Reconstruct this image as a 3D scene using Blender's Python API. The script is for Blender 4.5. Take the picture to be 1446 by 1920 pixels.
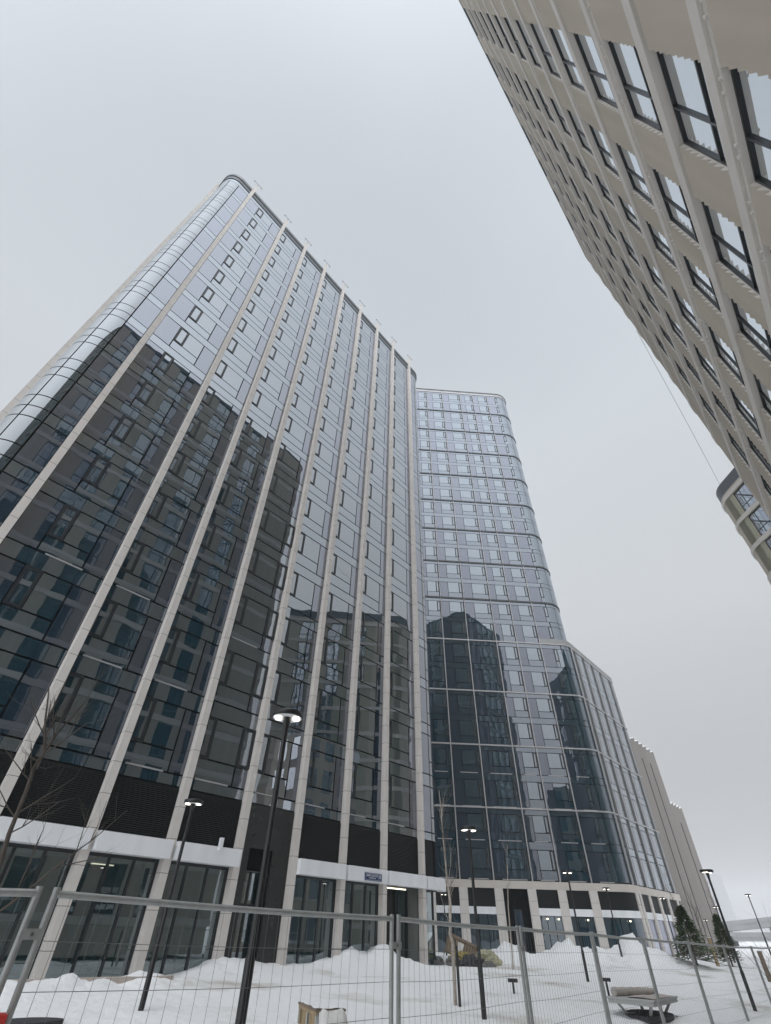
import bpy, math, random
from mathutils import Vector, Matrix
random.seed(7)
R = math.radians
# ------------------------------------------------------------------ scene, camera, sky, sun
S = bpy.context.scene
for o in list(bpy.data.objects): bpy.data.objects.remove(o)
COL = S.collection
EYE = 1.7
cam_d = bpy.data.cameras.new('camera'); cam = bpy.data.objects.new('camera', cam_d); COL.objects.link(cam)
cam_d.sensor_fit = 'VERTICAL'; cam_d.sensor_height = 24.0; cam_d.lens = 875.53 * 24 / 1920
cam_d.clip_start = 0.05; cam_d.clip_end = 9000
TILT, ROLL = R(41.979), R(1.486)
_f = Vector((0, math.cos(TILT), math.sin(TILT))); _u0 = Vector((0, -math.sin(TILT), math.cos(TILT))); _r0 = Vector((1, 0, 0))
_r = _r0 * math.cos(ROLL) + _u0 * math.sin(ROLL); _u = _u0 * math.cos(ROLL) - _r0 * math.sin(ROLL)
cam.matrix_world = Matrix(((_r.x, _u.x, -_f.x, 0), (_r.y, _u.y, -_f.y, 0), (_r.z, _u.z, -_f.z, EYE), (0, 0, 0, 1)))
S.camera = cam
S.view_settings.view_transform = 'Standard'; S.view_settings.look = 'None'
S.view_settings.exposure = 0.0; S.view_settings.gamma = 1.0
S.cycles.max_bounces = 6; S.cycles.glossy_bounces = 4; S.cycles.diffuse_bounces = 3
S.cycles.transparent_max_bounces = 12; S.cycles.volume_bounces = 1
S.cycles.use_denoising = True

SUN_EL, SUN_AZ = R(84), R(200)          # weak veiled sun behind the cloud
w = bpy.data.worlds.new('World'); S.world = w; w.use_nodes = True
nt = w.node_tree; N_, L_ = nt.nodes, nt.links
bg = N_['Background']; bg.inputs['Strength'].default_value = 0.1
sky = N_.new('ShaderNodeTexSky'); sky.sky_type = 'NISHITA'; sky.sun_disc = False
sky.sun_elevation = SUN_EL; sky.sun_rotation = SUN_AZ; sky.dust_density = 4
hs = N_.new('ShaderNodeHueSaturation'); hs.inputs['Saturation'].default_value = 0.25
L_.new(sky.outputs[0], hs.inputs['Color'])
tc = N_.new('ShaderNodeTexCoord'); sep = N_.new('ShaderNodeSeparateXYZ'); L_.new(tc.outputs['Generated'], sep.inputs[0])
cr = N_.new('ShaderNodeValToRGB'); L_.new(sep.outputs['Z'], cr.inputs[0])
e = cr.color_ramp.elements
e[0].position = 0.0; e[0].color = (.29, .29, .30, 1)
e[1].position = 1.0; e[1].color = (.52, .565, .615, 1)
for p_, c_ in ((.15, (.395, .397, .405, 1)), (.45, (.56, .585, .61, 1)), (.75, (.595, .635, .68, 1))):
    q_ = e.new(p_); q_.color = c_
nz = N_.new('ShaderNodeTexNoise'); nz.inputs['Scale'].default_value = 1.6; nz.inputs['Detail'].default_value = 3
L_.new(tc.outputs['Generated'], nz.inputs['Vector'])
mr = N_.new('ShaderNodeMapRange'); mr.inputs['From Min'].default_value = .3; mr.inputs['From Max'].default_value = .7
mr.inputs['To Min'].default_value = 10.4; mr.inputs['To Max'].default_value = 11.2
L_.new(nz.outputs['Fac'], mr.inputs[0])
sc = N_.new('ShaderNodeVectorMath'); sc.operation = 'SCALE'
# sky behind the viewer made brighter than in front, as added fill light
last = mr.outputs[0]
def add_glow(az, el, power, amp, prev):
    gd = N_.new('ShaderNodeVectorMath'); gd.operation = 'DOT_PRODUCT'; L_.new(tc.outputs['Generated'], gd.inputs[0])
    gd.inputs[1].default_value = (math.sin(R(az)) * math.cos(R(el)), math.cos(R(az)) * math.cos(R(el)), math.sin(R(el)))
    gm = N_.new('ShaderNodeMath'); gm.operation = 'MAXIMUM'; L_.new(gd.outputs['Value'], gm.inputs[0]); gm.inputs[1].default_value = 0
    gp = N_.new('ShaderNodeMath'); gp.operation = 'POWER'; L_.new(gm.outputs[0], gp.inputs[0]); gp.inputs[1].default_value = power
    gq = N_.new('ShaderNodeMath'); gq.operation = 'MULTIPLY_ADD'; L_.new(gp.outputs[0], gq.inputs[0]); gq.inputs[1].default_value = amp * 10; L_.new(prev, gq.inputs[2])
    return gq
gs = add_glow(140, 33, 3, .8, last); gs = add_glow(186, 10, 2, 4.4, gs.outputs[0])
L_.new(cr.outputs[0], sc.inputs[0]); L_.new(gs.outputs[0], sc.inputs['Scale'])
mx = N_.new('ShaderNodeMix'); mx.data_type = 'RGBA'; mx.inputs[0].default_value = .965
L_.new(hs.outputs[0], mx.inputs[6]); L_.new(sc.outputs[0], mx.inputs[7]); L_.new(mx.outputs[2], bg.inputs['Color'])

sd = bpy.data.lights.new('sun', 'SUN'); sd.energy = 0.5; sd.angle = R(12); sd.color = (1, .97, .93)
sun = bpy.data.objects.new('sun', sd); COL.objects.link(sun)
sdir = Vector((math.sin(SUN_AZ) * math.cos(SUN_EL), math.cos(SUN_AZ) * math.cos(SUN_EL), math.sin(SUN_EL)))
sun.rotation_euler = sdir.to_track_quat('Z', 'Y').to_euler(); sun.location = (-30, -10, 80)

# ------------------------------------------------------------------ materials
MATS = {}
def new_mat(name):
    m = bpy.data.materials.new(name); m.use_nodes = True; MATS[name] = m
    return m, m.node_tree.nodes, m.node_tree.links, m.node_tree.nodes['Principled BSDF']
def pbr(name, col, rough=.7, metal=0, var=.0, vscale=2.0, bump=0, bscale=20, joint=None, streak=False, spec=None):
    """plain painted / stone / metal surface with optional blotchy variation, fine bump and horizontal joints"""
    m, n, l, b = new_mat(name)
    b.inputs['Roughness'].default_value = rough; b.inputs['Metallic'].default_value = metal
    if spec is not None: b.inputs['Specular IOR Level'].default_value = spec
    b.inputs['Base Color'].default_value = (*col, 1)
    t = n.new('ShaderNodeTexCoord'); src = None
    if var:
        z = n.new('ShaderNodeTexNoise'); z.inputs['Scale'].default_value = vscale; z.inputs['Detail'].default_value = 6
        vec = t.outputs['Object']
        if streak:
            mp = n.new('ShaderNodeMapping'); mp.inputs['Scale'].default_value = (1, 1, .12); l.new(vec, mp.inputs[0]); vec = mp.outputs[0]
        l.new(vec, z.inputs['Vector'])
        r_ = n.new('ShaderNodeMapRange'); r_.inputs['From Min'].default_value = .25; r_.inputs['From Max'].default_value = .75
        r_.inputs['To Min'].default_value = 1 - var; r_.inputs['To Max'].default_value = 1 + var; l.new(z.outputs['Fac'], r_.inputs[0])
        v = n.new('ShaderNodeVectorMath'); v.operation = 'SCALE'; v.inputs[0].default_value = col; l.new(r_.outputs[0], v.inputs['Scale'])
        src = v.outputs[0]
    if joint:
        pitch, width = joint
        sp = n.new('ShaderNodeSeparateXYZ'); l.new(t.outputs['Object'], sp.inputs[0])
        dv = n.new('ShaderNodeMath'); dv.operation = 'MODULO'; l.new(sp.outputs['Z'], dv.inputs[0]); dv.inputs[1].default_value = pitch
        lt = n.new('ShaderNodeMath'); lt.operation = 'LESS_THAN'; l.new(dv.outputs[0], lt.inputs[0]); lt.inputs[1].default_value = width
        mix = n.new('ShaderNodeMix'); mix.data_type = 'RGBA'; l.new(lt.outputs[0], mix.inputs[0])
        if src: l.new(src, mix.inputs[6])
        else: mix.inputs[6].default_value = (*col, 1)
        mix.inputs[7].default_value = (col[0] * .25, col[1] * .25, col[2] * .25, 1); src = mix.outputs[2]
    if src: l.new(src, b.inputs['Base Color'])
    if bump:
        z2 = n.new('ShaderNodeTexNoise'); z2.inputs['Scale'].default_value = bscale; z2.inputs['Detail'].default_value = 4
        l.new(t.outputs['Object'], z2.inputs['Vector'])
        bp = n.new('ShaderNodeBump'); bp.inputs['Strength'].default_value = bump; bp.inputs['Distance'].default_value = .03
        l.new(z2.outputs['Fac'], bp.inputs['Height']); l.new(bp.outputs[0], b.inputs['Normal'])
    return m
def glass(name, r0=.36, tint=(.9, .94, .97), base=(.010, .017, .022), wave=.004, wscale=.55, power=2.0, clear=0.0, rough=.0):
    """coated facade glass: mirror-like, more so at a glancing angle, over a dark interior"""
    m, n, l, b = new_mat(name); n.remove(b); out = n['Material Output']
    lw = n.new('ShaderNodeLayerWeight'); lw.inputs['Blend'].default_value = .5
    pw = n.new('ShaderNodeMath'); pw.operation = 'POWER'; l.new(lw.outputs['Facing'], pw.inputs[0]); pw.inputs[1].default_value = power
    ma = n.new('ShaderNodeMath'); ma.operation = 'MULTIPLY_ADD'; l.new(pw.outputs[0], ma.inputs[0]); ma.inputs[1].default_value = 1 - r0; ma.inputs[2].default_value = r0
    gl = n.new('ShaderNodeBsdfGlossy'); gl.inputs['Roughness'].default_value = rough; gl.inputs['Color'].default_value = (*tint, 1)
    df = n.new('ShaderNodeBsdfDiffuse'); df.inputs['Color'].default_value = (*base, 1)
    t = n.new('ShaderNodeTexCoord'); z = n.new('ShaderNodeTexNoise'); z.inputs['Scale'].default_value = wscale; z.inputs['Detail'].default_value = 2
    l.new(t.outputs['Object'], z.inputs['Vector'])
    bp = n.new('ShaderNodeBump'); bp.inputs['Strength'].default_value = 1; bp.inputs['Distance'].default_value = wave
    l.new(z.outputs['Fac'], bp.inputs['Height']); l.new(bp.outputs[0], gl.inputs['Normal'])
    src = df.outputs[0]
    if clear:
        tr = n.new('ShaderNodeBsdfTransparent'); tr.inputs['Color'].default_value = (.55, .62, .62, 1)
        m2 = n.new('ShaderNodeMixShader'); m2.inputs[0].default_value = clear; l.new(df.outputs[0], m2.inputs[1]); l.new(tr.outputs[0], m2.inputs[2]); src = m2.outputs[0]
    ms = n.new('ShaderNodeMixShader'); l.new(ma.outputs[0], ms.inputs[0]); l.new(src, ms.inputs[1]); l.new(gl.outputs[0], ms.inputs[2])
    l.new(ms.outputs[0], out.inputs['Surface'])
    return m
def emit(name, col, s):
    m, n, l, b = new_mat(name)
    b.inputs['Base Color'].default_value = (*col, 1); b.inputs['Emission Color'].default_value = (*col, 1); b.inputs['Emission Strength'].default_value = s
    return m

pbr('stone', (.65, .61, .57), .75, var=.06, vscale=1.5, joint=(1.06, .018), bump=.1, bscale=30)
pbr('stone_trim', (.58, .53, .48), .75, var=.07, vscale=1.2, bump=.1, bscale=30)
pbr('white_panel', (.82, .83, .85), .45, var=.07, vscale=1.6, streak=True)
pbr('dark_metal', (.018, .020, .022), .4)
pbr('frame_metal', (.022, .026, .03), .35)
pbr('grey_metal', (.26, .255, .25), .45, metal=.3)
pbr('light_metal', (.42, .41, .41), .4, metal=.2)
pbr('parapet_metal', (.13, .14, .15), .45, metal=.4)
pbr('black_stone', (.012, .013, .013), .25, var=.5, vscale=3)
pbr('cladding', (.53, .47, .395), .8, var=.09, vscale=1.6, streak=True, bump=.1, bscale=40)
pbr('cladding_band', (.64, .60, .55), .8, var=.05, vscale=1.5, bump=.08, bscale=40)
pbr('cladding_green', (.39, .385, .29), .8, var=.08, vscale=.8)
pbr('concrete', (.235, .215, .20), .9, var=.10, vscale=.5, streak=True, bump=.15, bscale=6)
pbr('concrete_pale', (.24, .24, .24), .9, var=.12, vscale=.12)
pbr('galvanised', (.36, .37, .36), .5, metal=.55, var=.12, vscale=15)
pbr('wire', (.17, .18, .18), .5, metal=.5)
pbr('black_paint', (.010, .011, .012), .4)
pbr('bark', (.075, .062, .052), .9, var=.2, vscale=12)
pbr('birch_bark', (.42, .37, .32), .8, var=.25, vscale=8)
pbr('needles', (.08, .125, .055), .8, var=.35, vscale=2.5)
pbr('needles_dry', (.12, .085, .025), .8, var=.3, vscale=3)
pbr('wood', (.36, .27, .16), .8, var=.25, vscale=6, streak=True)
pbr('wood_brown', (.20, .15, .11), .85, var=.3, vscale=5)
pbr('sack', (.60, .59, .57), .8, var=.08, vscale=6, bump=.3, bscale=9)
pbr('rock', (.16, .155, .15), .9, var=.3, vscale=5, bump=.4, bscale=8)
pbr('dark_rubble_shade', (.04, .04, .045), .8, var=.4, vscale=8)  # rubble tone, also used for the painted shade under the bench
pbr('straw', (.36, .29, .11), .9, var=.3, vscale=9)
pbr('tarp', (.40, .38, .26), .7, var=.15, vscale=5)
pbr('bench_grey', (.42, .42, .41), .6, var=.08, vscale=5)
pbr('netting', (.45, .41, .38), .85, var=.12, vscale=14)
pbr('red_plastic', (.50, .035, .03), .4)
pbr('sign_blue', (.008, .025, .11), .3)
pbr('sign_white', (.8, .82, .85), .5)
pbr('room_wall', (.20, .21, .20), .9, var=.15, vscale=.4)
pbr('far_cladding', (.20, .20, .205), .9, var=.05, vscale=.05)
pbr('joint_black', (.004, .006, .007), .9, spec=.1)
pbr('louvre', (.008, .010, .011), .6, spec=.25)
pbr('wall_low', (.46, .40, .36), .9, var=.15, vscale=3)
emit('led', (1, .93, .80), 6.0)
emit('tube', (1, .92, .70), 3.0)
glass('glass_clear', r0=.27, tint=(.86, .88, .91), base=(.009, .034, .047))
glass('glass_shade', r0=.20, tint=(.85, .86, .93), base=(.014, .030, .046))
glass('glass_strip', r0=.27, tint=(.85, .88, .92), base=(.010, .034, .048))
glass('glass_curved', r0=.11, tint=(.87, .88, .90), base=(.010, .026, .034), wave=.003)
glass('glass_shop', r0=.24, tint=(.86, .95, .98), base=(.022, .055, .062), clear=.5, wave=.002, power=3)
glass('glass_room', r0=.55, tint=(.92, .96, 1.0), wave=.002, base=(.012, .03, .036))
glass('tower_clear', r0=.125, tint=(.86, .89, .94), base=(.014, .042, .058), wave=.006)
glass('tower_shade', r0=.07, tint=(.86, .86, .96), base=(.017, .032, .048), wave=.006)
glass('tower_strip', r0=.095, tint=(.86, .88, .95), base=(.014, .036, .050), wave=.006)
glass('tower_curved', r0=.08, tint=(.86, .88, .94), base=(.012, .040, .056), wave=.003)
def snow_mat():
    m, n, l, b = new_mat('snow'); b.inputs['Roughness'].default_value = .65; b.inputs['Specular IOR Level'].default_value = .25
    t = n.new('ShaderNodeTexCoord')
    z = n.new('ShaderNodeTexNoise'); z.inputs['Scale'].default_value = .22; z.inputs['Detail'].default_value = 9; z.inputs['Roughness'].default_value = .65
    l.new(t.outputs['Object'], z.inputs['Vector'])
    c = n.new('ShaderNodeValToRGB'); l.new(z.outputs['Fac'], c.inputs[0])
    el = c.color_ramp.elements; el[0].position = .33; el[0].color = (.56, .53, .49, 1); el[1].position = .46; el[1].color = (.90, .905, .915, 1)
    l.new(c.outputs[0], b.inputs['Base Color'])
    z1 = n.new('ShaderNodeTexNoise'); z1.inputs['Scale'].default_value = 2.2; z1.inputs['Detail'].default_value = 8; z1.inputs['Roughness'].default_value = .6
    l.new(t.outputs['Object'], z1.inputs['Vector'])
    bp = n.new('ShaderNodeBump'); bp.inputs['Strength'].default_value = .8; bp.inputs['Distance'].default_value = .16
    l.new(z1.outputs['Fac'], bp.inputs['Height']); l.new(bp.outputs[0], b.inputs['Normal'])
snow_mat()

# ------------------------------------------------------------------ helpers
class MB:
    """collects faces; build() links them as ONE mesh object"""
    def __init__(s): s.v = []; s.f = []; s.mi = []; s.sm = []; s.names = []
    def m(s, name):
        if name not in s.names: s.names.append(name)
        return s.names.index(name)
    def face(s, pts, mat, smooth=False):
        i = len(s.v); s.v += [tuple(p) for p in pts]; s.f.append(tuple(range(i, i + len(pts)))); s.mi.append(s.m(mat)); s.sm.append(smooth)
    def grid(s, rows, mat, smooth=True, closed=False):
        i = len(s.v); nr, nc = len(rows), len(rows[0]); k = s.m(mat)
        for r in rows: s.v += [tuple(p) for p in r]
        for a in range(nr - 1):
            for b in range(nc if closed else nc - 1):
                b2 = (b + 1) % nc
                s.f.append((i + a * nc + b, i + a * nc + b2, i + (a + 1) * nc + b2, i + (a + 1) * nc + b)); s.mi.append(k); s.sm.append(smooth)
    def box(s, x0, x1, y0, y1, z0, z1, mat):
        p = [(x0, y0, z0), (x1, y0, z0), (x1, y1, z0), (x0, y1, z0), (x0, y0, z1), (x1, y0, z1), (x1, y1, z1), (x0, y1, z1)]
        i = len(s.v); s.v += p; k = s.m(mat)
        for q in ((0, 3, 2, 1), (4, 5, 6, 7), (0, 1, 5, 4), (1, 2, 6, 5), (2, 3, 7, 6), (3, 0, 4, 7)):
            s.f.append(tuple(i + a for a in q)); s.mi.append(k); s.sm.append(False)
    def obox(s, c, ax, ay, az_, mat):
        """box from centre and three half-axis vectors"""
        c, ax, ay, az_ = map(Vector, (c, ax, ay, az_)); i = len(s.v); k = s.m(mat)
        for sz in (-1, 1):
            for sx, sy in ((-1, -1), (1, -1), (1, 1), (-1, 1)): s.v.append(tuple(c + ax * sx + ay * sy + az_ * sz))
        for q in ((0, 3, 2, 1), (4, 5, 6, 7), (0, 1, 5, 4), (1, 2, 6, 5), (2, 3, 7, 6), (3, 0, 4, 7)):
            s.f.append(tuple(i + a for a in q)); s.mi.append(k); s.sm.append(False)
    def tube(s, pts, rad, mat, n=8, cap=True):
        pts = [Vector(p) for p in pts]; rad = rad if isinstance(rad, (list, tuple)) else [rad] * len(pts)
        rows = []
        for a, p in enumerate(pts):
            d = (pts[min(a + 1, len(pts) - 1)] - pts[max(a - 1, 0)]).normalized()
            q = Vector((0, 0, 1)) if abs(d.z) < .95 else Vector((1, 0, 0))
            u = d.cross(q).normalized(); v = d.cross(u)
            rows.append([p + (u * math.cos(t) + v * math.sin(t)) * rad[a] for t in (2 * math.pi * k / n for k in range(n))])
        s.grid(rows, mat, True, True)
        if cap: s.face(rows[0], mat); s.face(rows[-1][::-1], mat)
    def bar(s, a, b, w_, mat):
        s.tube([a, b], w_, mat, 4)
    def lathe(s, prof, mat, n=24, c=(0, 0, 0)):
        s.grid([[(c[0] + r * math.cos(2 * math.pi * k / n), c[1] + r * math.sin(2 * math.pi * k / n), c[2] + z) for k in range(n)] for r, z in prof], mat, True, True)
    def mesh(s, name):
        me = bpy.data.meshes.new(name); me.from_pydata(s.v, [], s.f)
        for nm in s.names: me.materials.append(MATS[nm])
        me.polygons.foreach_set('material_index', s.mi); me.polygons.foreach_set('use_smooth', s.sm); me.update()
        return me
    def build(s, name, parent=None):
        o = bpy.data.objects.new(name, s.mesh(name)); COL.objects.link(o)
        if parent: o.parent = parent
        return o
def link(name, mesh, parent=None, loc=None):
    o = bpy.data.objects.new(name, mesh); COL.objects.link(o)
    if parent: o.parent = parent
    if loc: o.location = loc
    return o
def tag(o, label=None, cat=None, group=None, kind=None):
    if label: o['label'] = label
    if cat: o['category'] = cat
    if group: o['group'] = group
    if kind: o['kind'] = kind
    return o
def thing(name, label, cat, loc=(0, 0, 0), rz=0, group=None):
    o = bpy.data.objects.new(name, None); COL.objects.link(o); o.location = loc; o.rotation_euler = (0, 0, rz); o.empty_display_size = .3
    return tag(o, label, cat, group)
def copy_tree(o, parent=None):
    c = o.copy(); COL.objects.link(c); c.parent = parent
    for ch in [x for x in o.children]: copy_tree(ch, c)
    return c

# directions found from the photograph's vanishing points (eye at the world origin)
AZ1 = R(41.286); AZ2 = R(86.75)
D1 = Vector((math.sin(AZ1), math.cos(AZ1), 0)); N1 = Vector((math.cos(AZ1), -math.sin(AZ1), 0))
D2 = Vector((math.sin(AZ2), math.cos(AZ2), 0)); N2 = Vector((math.cos(AZ2), -math.sin(AZ2), 0))
def at(az, r): return Vector((r * math.sin(R(az)), r * math.cos(R(az)), 0))

# ------------------------------------------------------------------ terrain
def bumpf(x, y, cx, cy, sx, sy, ang=0):
    dx, dy = x - cx, y - cy; c, s_ = math.cos(ang), math.sin(ang)
    a, b = dx * c + dy * s_, -dx * s_ + dy * c
    return math.exp(-.5 * ((a / sx) ** 2 + (b / sy) ** 2))
from mathutils import noise as mnoise
HEAPS = []      # (x, y, height, sx, sy)
def heap(az, r, h, sx, sy=None): 
    p = at(az, r); HEAPS.append((p.x, p.y, h, sx, sy or sx, -R(az)))
heap(-12.9, 25.5, .34, 1.0, .9); heap(-9.6, 27.5, .22, .8, .9); heap(-11.2, 26.5, .10, 1.0, .8)
heap(-5.0, 29.0, .28, 1.0, 1.0); heap(-2.6, 30.0, .34, .9, 1.0); heap(-.3, 31.0, .50, .9, 1.0); heap(1.5, 31.5, .30, .7, .9); heap(3.6, 32, .12, .8, .9)
heap(6.4, 38.5, .25, 1.6, 1.3); heap(8.6, 40, .15, 1.5, 1.4)
heap(11.2, 43, .62, 1.1, 1.3); heap(13.0, 44, .28, 1.1, 1.2)
heap(16.3, 45, .75, 1.1, 1.3); heap(17.7, 46, .5, .9, 1.3)
heap(20.4, 47, .62, 1.1, 1.3); heap(22.2, 47.5, .85, .9, 1.3); heap(23.9, 48.5, .55, 1.3, 1.3)
heap(-23, 19.2, .16, .5, .4); heap(-20.5, 20.2, .12, .6, .4); heap(-26.5, 18.4, .14, .5, .4); heap(-17.2, 20.5, .2, .7, .5); heap(-19.0, 20.0, .10, .4, .4); heap(-22.0, 19.4, .1, .3, .4); heap(-24.7, 18.6, .2, .5, .4); heap(-28.4, 17.6, .2, .6, .4); heap(26, 50, .25, 2, 1.6)
HOLES = []
heap(21.3, 19.6, .24, 2.4, 1.8)
def ground_z(x, y, fine=True):
    n_ = x * N1.x + y * N1.y
    z = .31 - .05 * (n_ + 13.7)
    z = max(-.25, min(.42, z))
    r = math.hypot(x, y)
    if r > 60: z += (.35 - z) * min(1, (r - 60) / 60)
    for cx, cy, h, sx, sy, a in HEAPS:
        if abs(x - cx) < 7 and abs(y - cy) < 7:
            g = bumpf(x, y, cx, cy, sx, sy, a)
            z += h * g * (1 + .5 * mnoise.noise((x * .9, y * .9, 1.3)))
            z += .30 * h * math.sqrt(g) * mnoise.noise((x * 2.1, y * 2.1, 7.7)) + .14 * h * math.sqrt(g) * mnoise.noise((x * 5.1, y * 5.1, 2.7))
    for cx, cy, d, sx, sy in HOLES:
        if abs(x - cx) < 4 and abs(y - cy) < 4: z -= d * bumpf(x, y, cx, cy, sx, sy)
    if fine and r < 90:
        z += .05 * mnoise.noise((x * .45, y * .45, .2)) + .02 * mnoise.noise((x * 1.7, y * 1.7, 3.1))
    return z
# the table's hollow
TB = at(21.6, 20.2)
HOLES.append((TB.x + .1, TB.y - .5, .20, 1.0, .7))
def build_ground():
    radii = [.0]; r = .7
    while r < 120: radii.append(r); r *= 1.022
    while r < 4500: radii.append(r); r *= 1.25
    angs = []; a = -180.0
    while a < 180: angs.append(a); a += .35 if -36 <= a < 36 else (1.2 if -60 <= a < 60 else 5)
    mb = MB(); rows = []
    for r in radii:
        row = []
        for a in angs:
            x, y = r * math.sin(R(a)), r * math.cos(R(a)); row.append((x, y, ground_z(x, y)))
        rows.append(row)
    mb.grid(rows[1:], 'snow', True, True)
    c = len(mb.v); mb.face(rows[1][::-1], 'snow')
    g = mb.build('snow_ground'); tag(g, kind='structure')
    return g
build_ground()

# ------------------------------------------------------------------ facade tools (local frame: x along, -y outward, z up)
def tilt_pane(mb, x0, x1, z0, z1, mat, y=0.0, gap=.034, t=.0022):
    x0 += gap; x1 -= gap; z0 += gap; z1 -= gap
    if x1 - x0 < .03 or z1 - z0 < .03: return
    a = random.gauss(0, t); b = random.gauss(0, t); w_, h_ = (x1 - x0) / 2, (z1 - z0) / 2
    mb.face([(x0, y - a * w_ - b * h_, z0), (x1, y + a * w_ - b * h_, z0), (x1, y + a * w_ + b * h_, z1), (x0, y - a * w_ + b * h_, z1)], mat)
def arc(cx, cy, r, a0, a1, n): return [(cx + r * math.cos(a0 + (a1 - a0) * k / n), cy + r * math.sin(a0 + (a1 - a0) * k / n)) for k in range(n + 1)]
def path_pane(mb, pts, z0, z1, mat, gap=.032, smooth=True):
    """pane bent along a plan path"""
    if gap:
        pts = [Vector(p) for p in pts]; pts[0] = pts[0] + (pts[1] - pts[0]).normalized() * gap; pts[-1] = pts[-1] + (pts[-2] - pts[-1]).normalized() * gap
    mb.grid([[(x, y, z0 + gap) for x, y in pts], [(x, y, z1 - gap) for x, y in pts]], mat, smooth)
def path_band(mb, pts, z0, z1, out, mat):
    """band with thickness following a plan path, pushed outward"""
    P = [Vector(p) for p in pts]; O = []
    for i, p in enumerate(P):
        d = (P[min(i + 1, len(P) - 1)] - P[max(i - 1, 0)]).normalized(); O.append(p + Vector((d.y, -d.x)) * out)
    I = [p - (o - p).normalized() * .02 for p, o in zip(P, O)]
    mb.grid([[(p.x, p.y, z0) for p in I], [(p.x, p.y, z0) for p in O]], mat, False)
    mb.grid([[(p.x, p.y, z0) for p in O], [(p.x, p.y, z1) for p in O]], mat, False)
    mb.grid([[(p.x, p.y, z1) for p in O], [(p.x, p.y, z1) for p in I]], mat, False)
    for k in (0, -1): mb.face([(I[k].x, I[k].y, z0), (O[k].x, O[k].y, z0), (O[k].x, O[k].y, z1), (I[k].x, I[k].y, z1)], mat)
WCACHE = {}
def window_meshes(wd, ht, fr=.12, proud=.05, mat='frame_metal', pane='glass_clear', split=None):
    key = (round(wd, 2), round(ht, 2), fr, mat, pane, split)
    if key not in WCACHE:
        f = MB(); y0, y1 = -proud, .02
        f.box(0, wd, y0, y1, 0, fr, mat); f.box(0, wd, y0, y1, ht - fr, ht, mat)
        f.box(0, fr, y0, y1, fr, ht - fr, mat); f.box(wd - fr, wd, y0, y1, fr, ht - fr, mat)
        if split:
            kind, t = split
            f.box(t * wd - .03, t * wd + .03, y0 + .004, y1, fr, ht - fr, mat)
            f.box(fr, wd - fr, y0 + .008, y1 - .002, ht * .30 - .03, ht * .30 + .03, mat)
        g = MB(); g.face([(fr, -.005, fr), (wd - fr, -.005, fr), (wd - fr, -.005, ht - fr), (fr, -.005, ht - fr)], pane)
        WCACHE[key] = (f.mesh('window'), g.mesh('pane'))
    return WCACHE[key]
def place_windows(root, lst, limit=100):
    """lst: (importance, x, y, z, rz, width, height, kwargs); the `limit` that show largest become parts, the rest one part"""
    lst = sorted(lst, key=lambda q: -q[0]); rest = MB(); n = 0
    for imp, x, y, z, rz, wd, ht, kw in lst:
        fm, pm = window_meshes(wd, ht, **kw)
        if n < limit:
            o = link('window', fm, root, (x, y, z)); o.rotation_euler = (0, 0, rz); link('pane', pm, o); n += 1
        else:
            M = Matrix.Translation((x, y, z)) @ Matrix.Rotation(rz, 4, 'Z')
            for me in (fm, pm):
                for p in me.polygons:
                    rest.face([M @ me.vertices[v].co for v in p.vertices], me.materials[p.material_index].name)
    if rest.f: tag(rest.build('window', root), kind='stuff')

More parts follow.
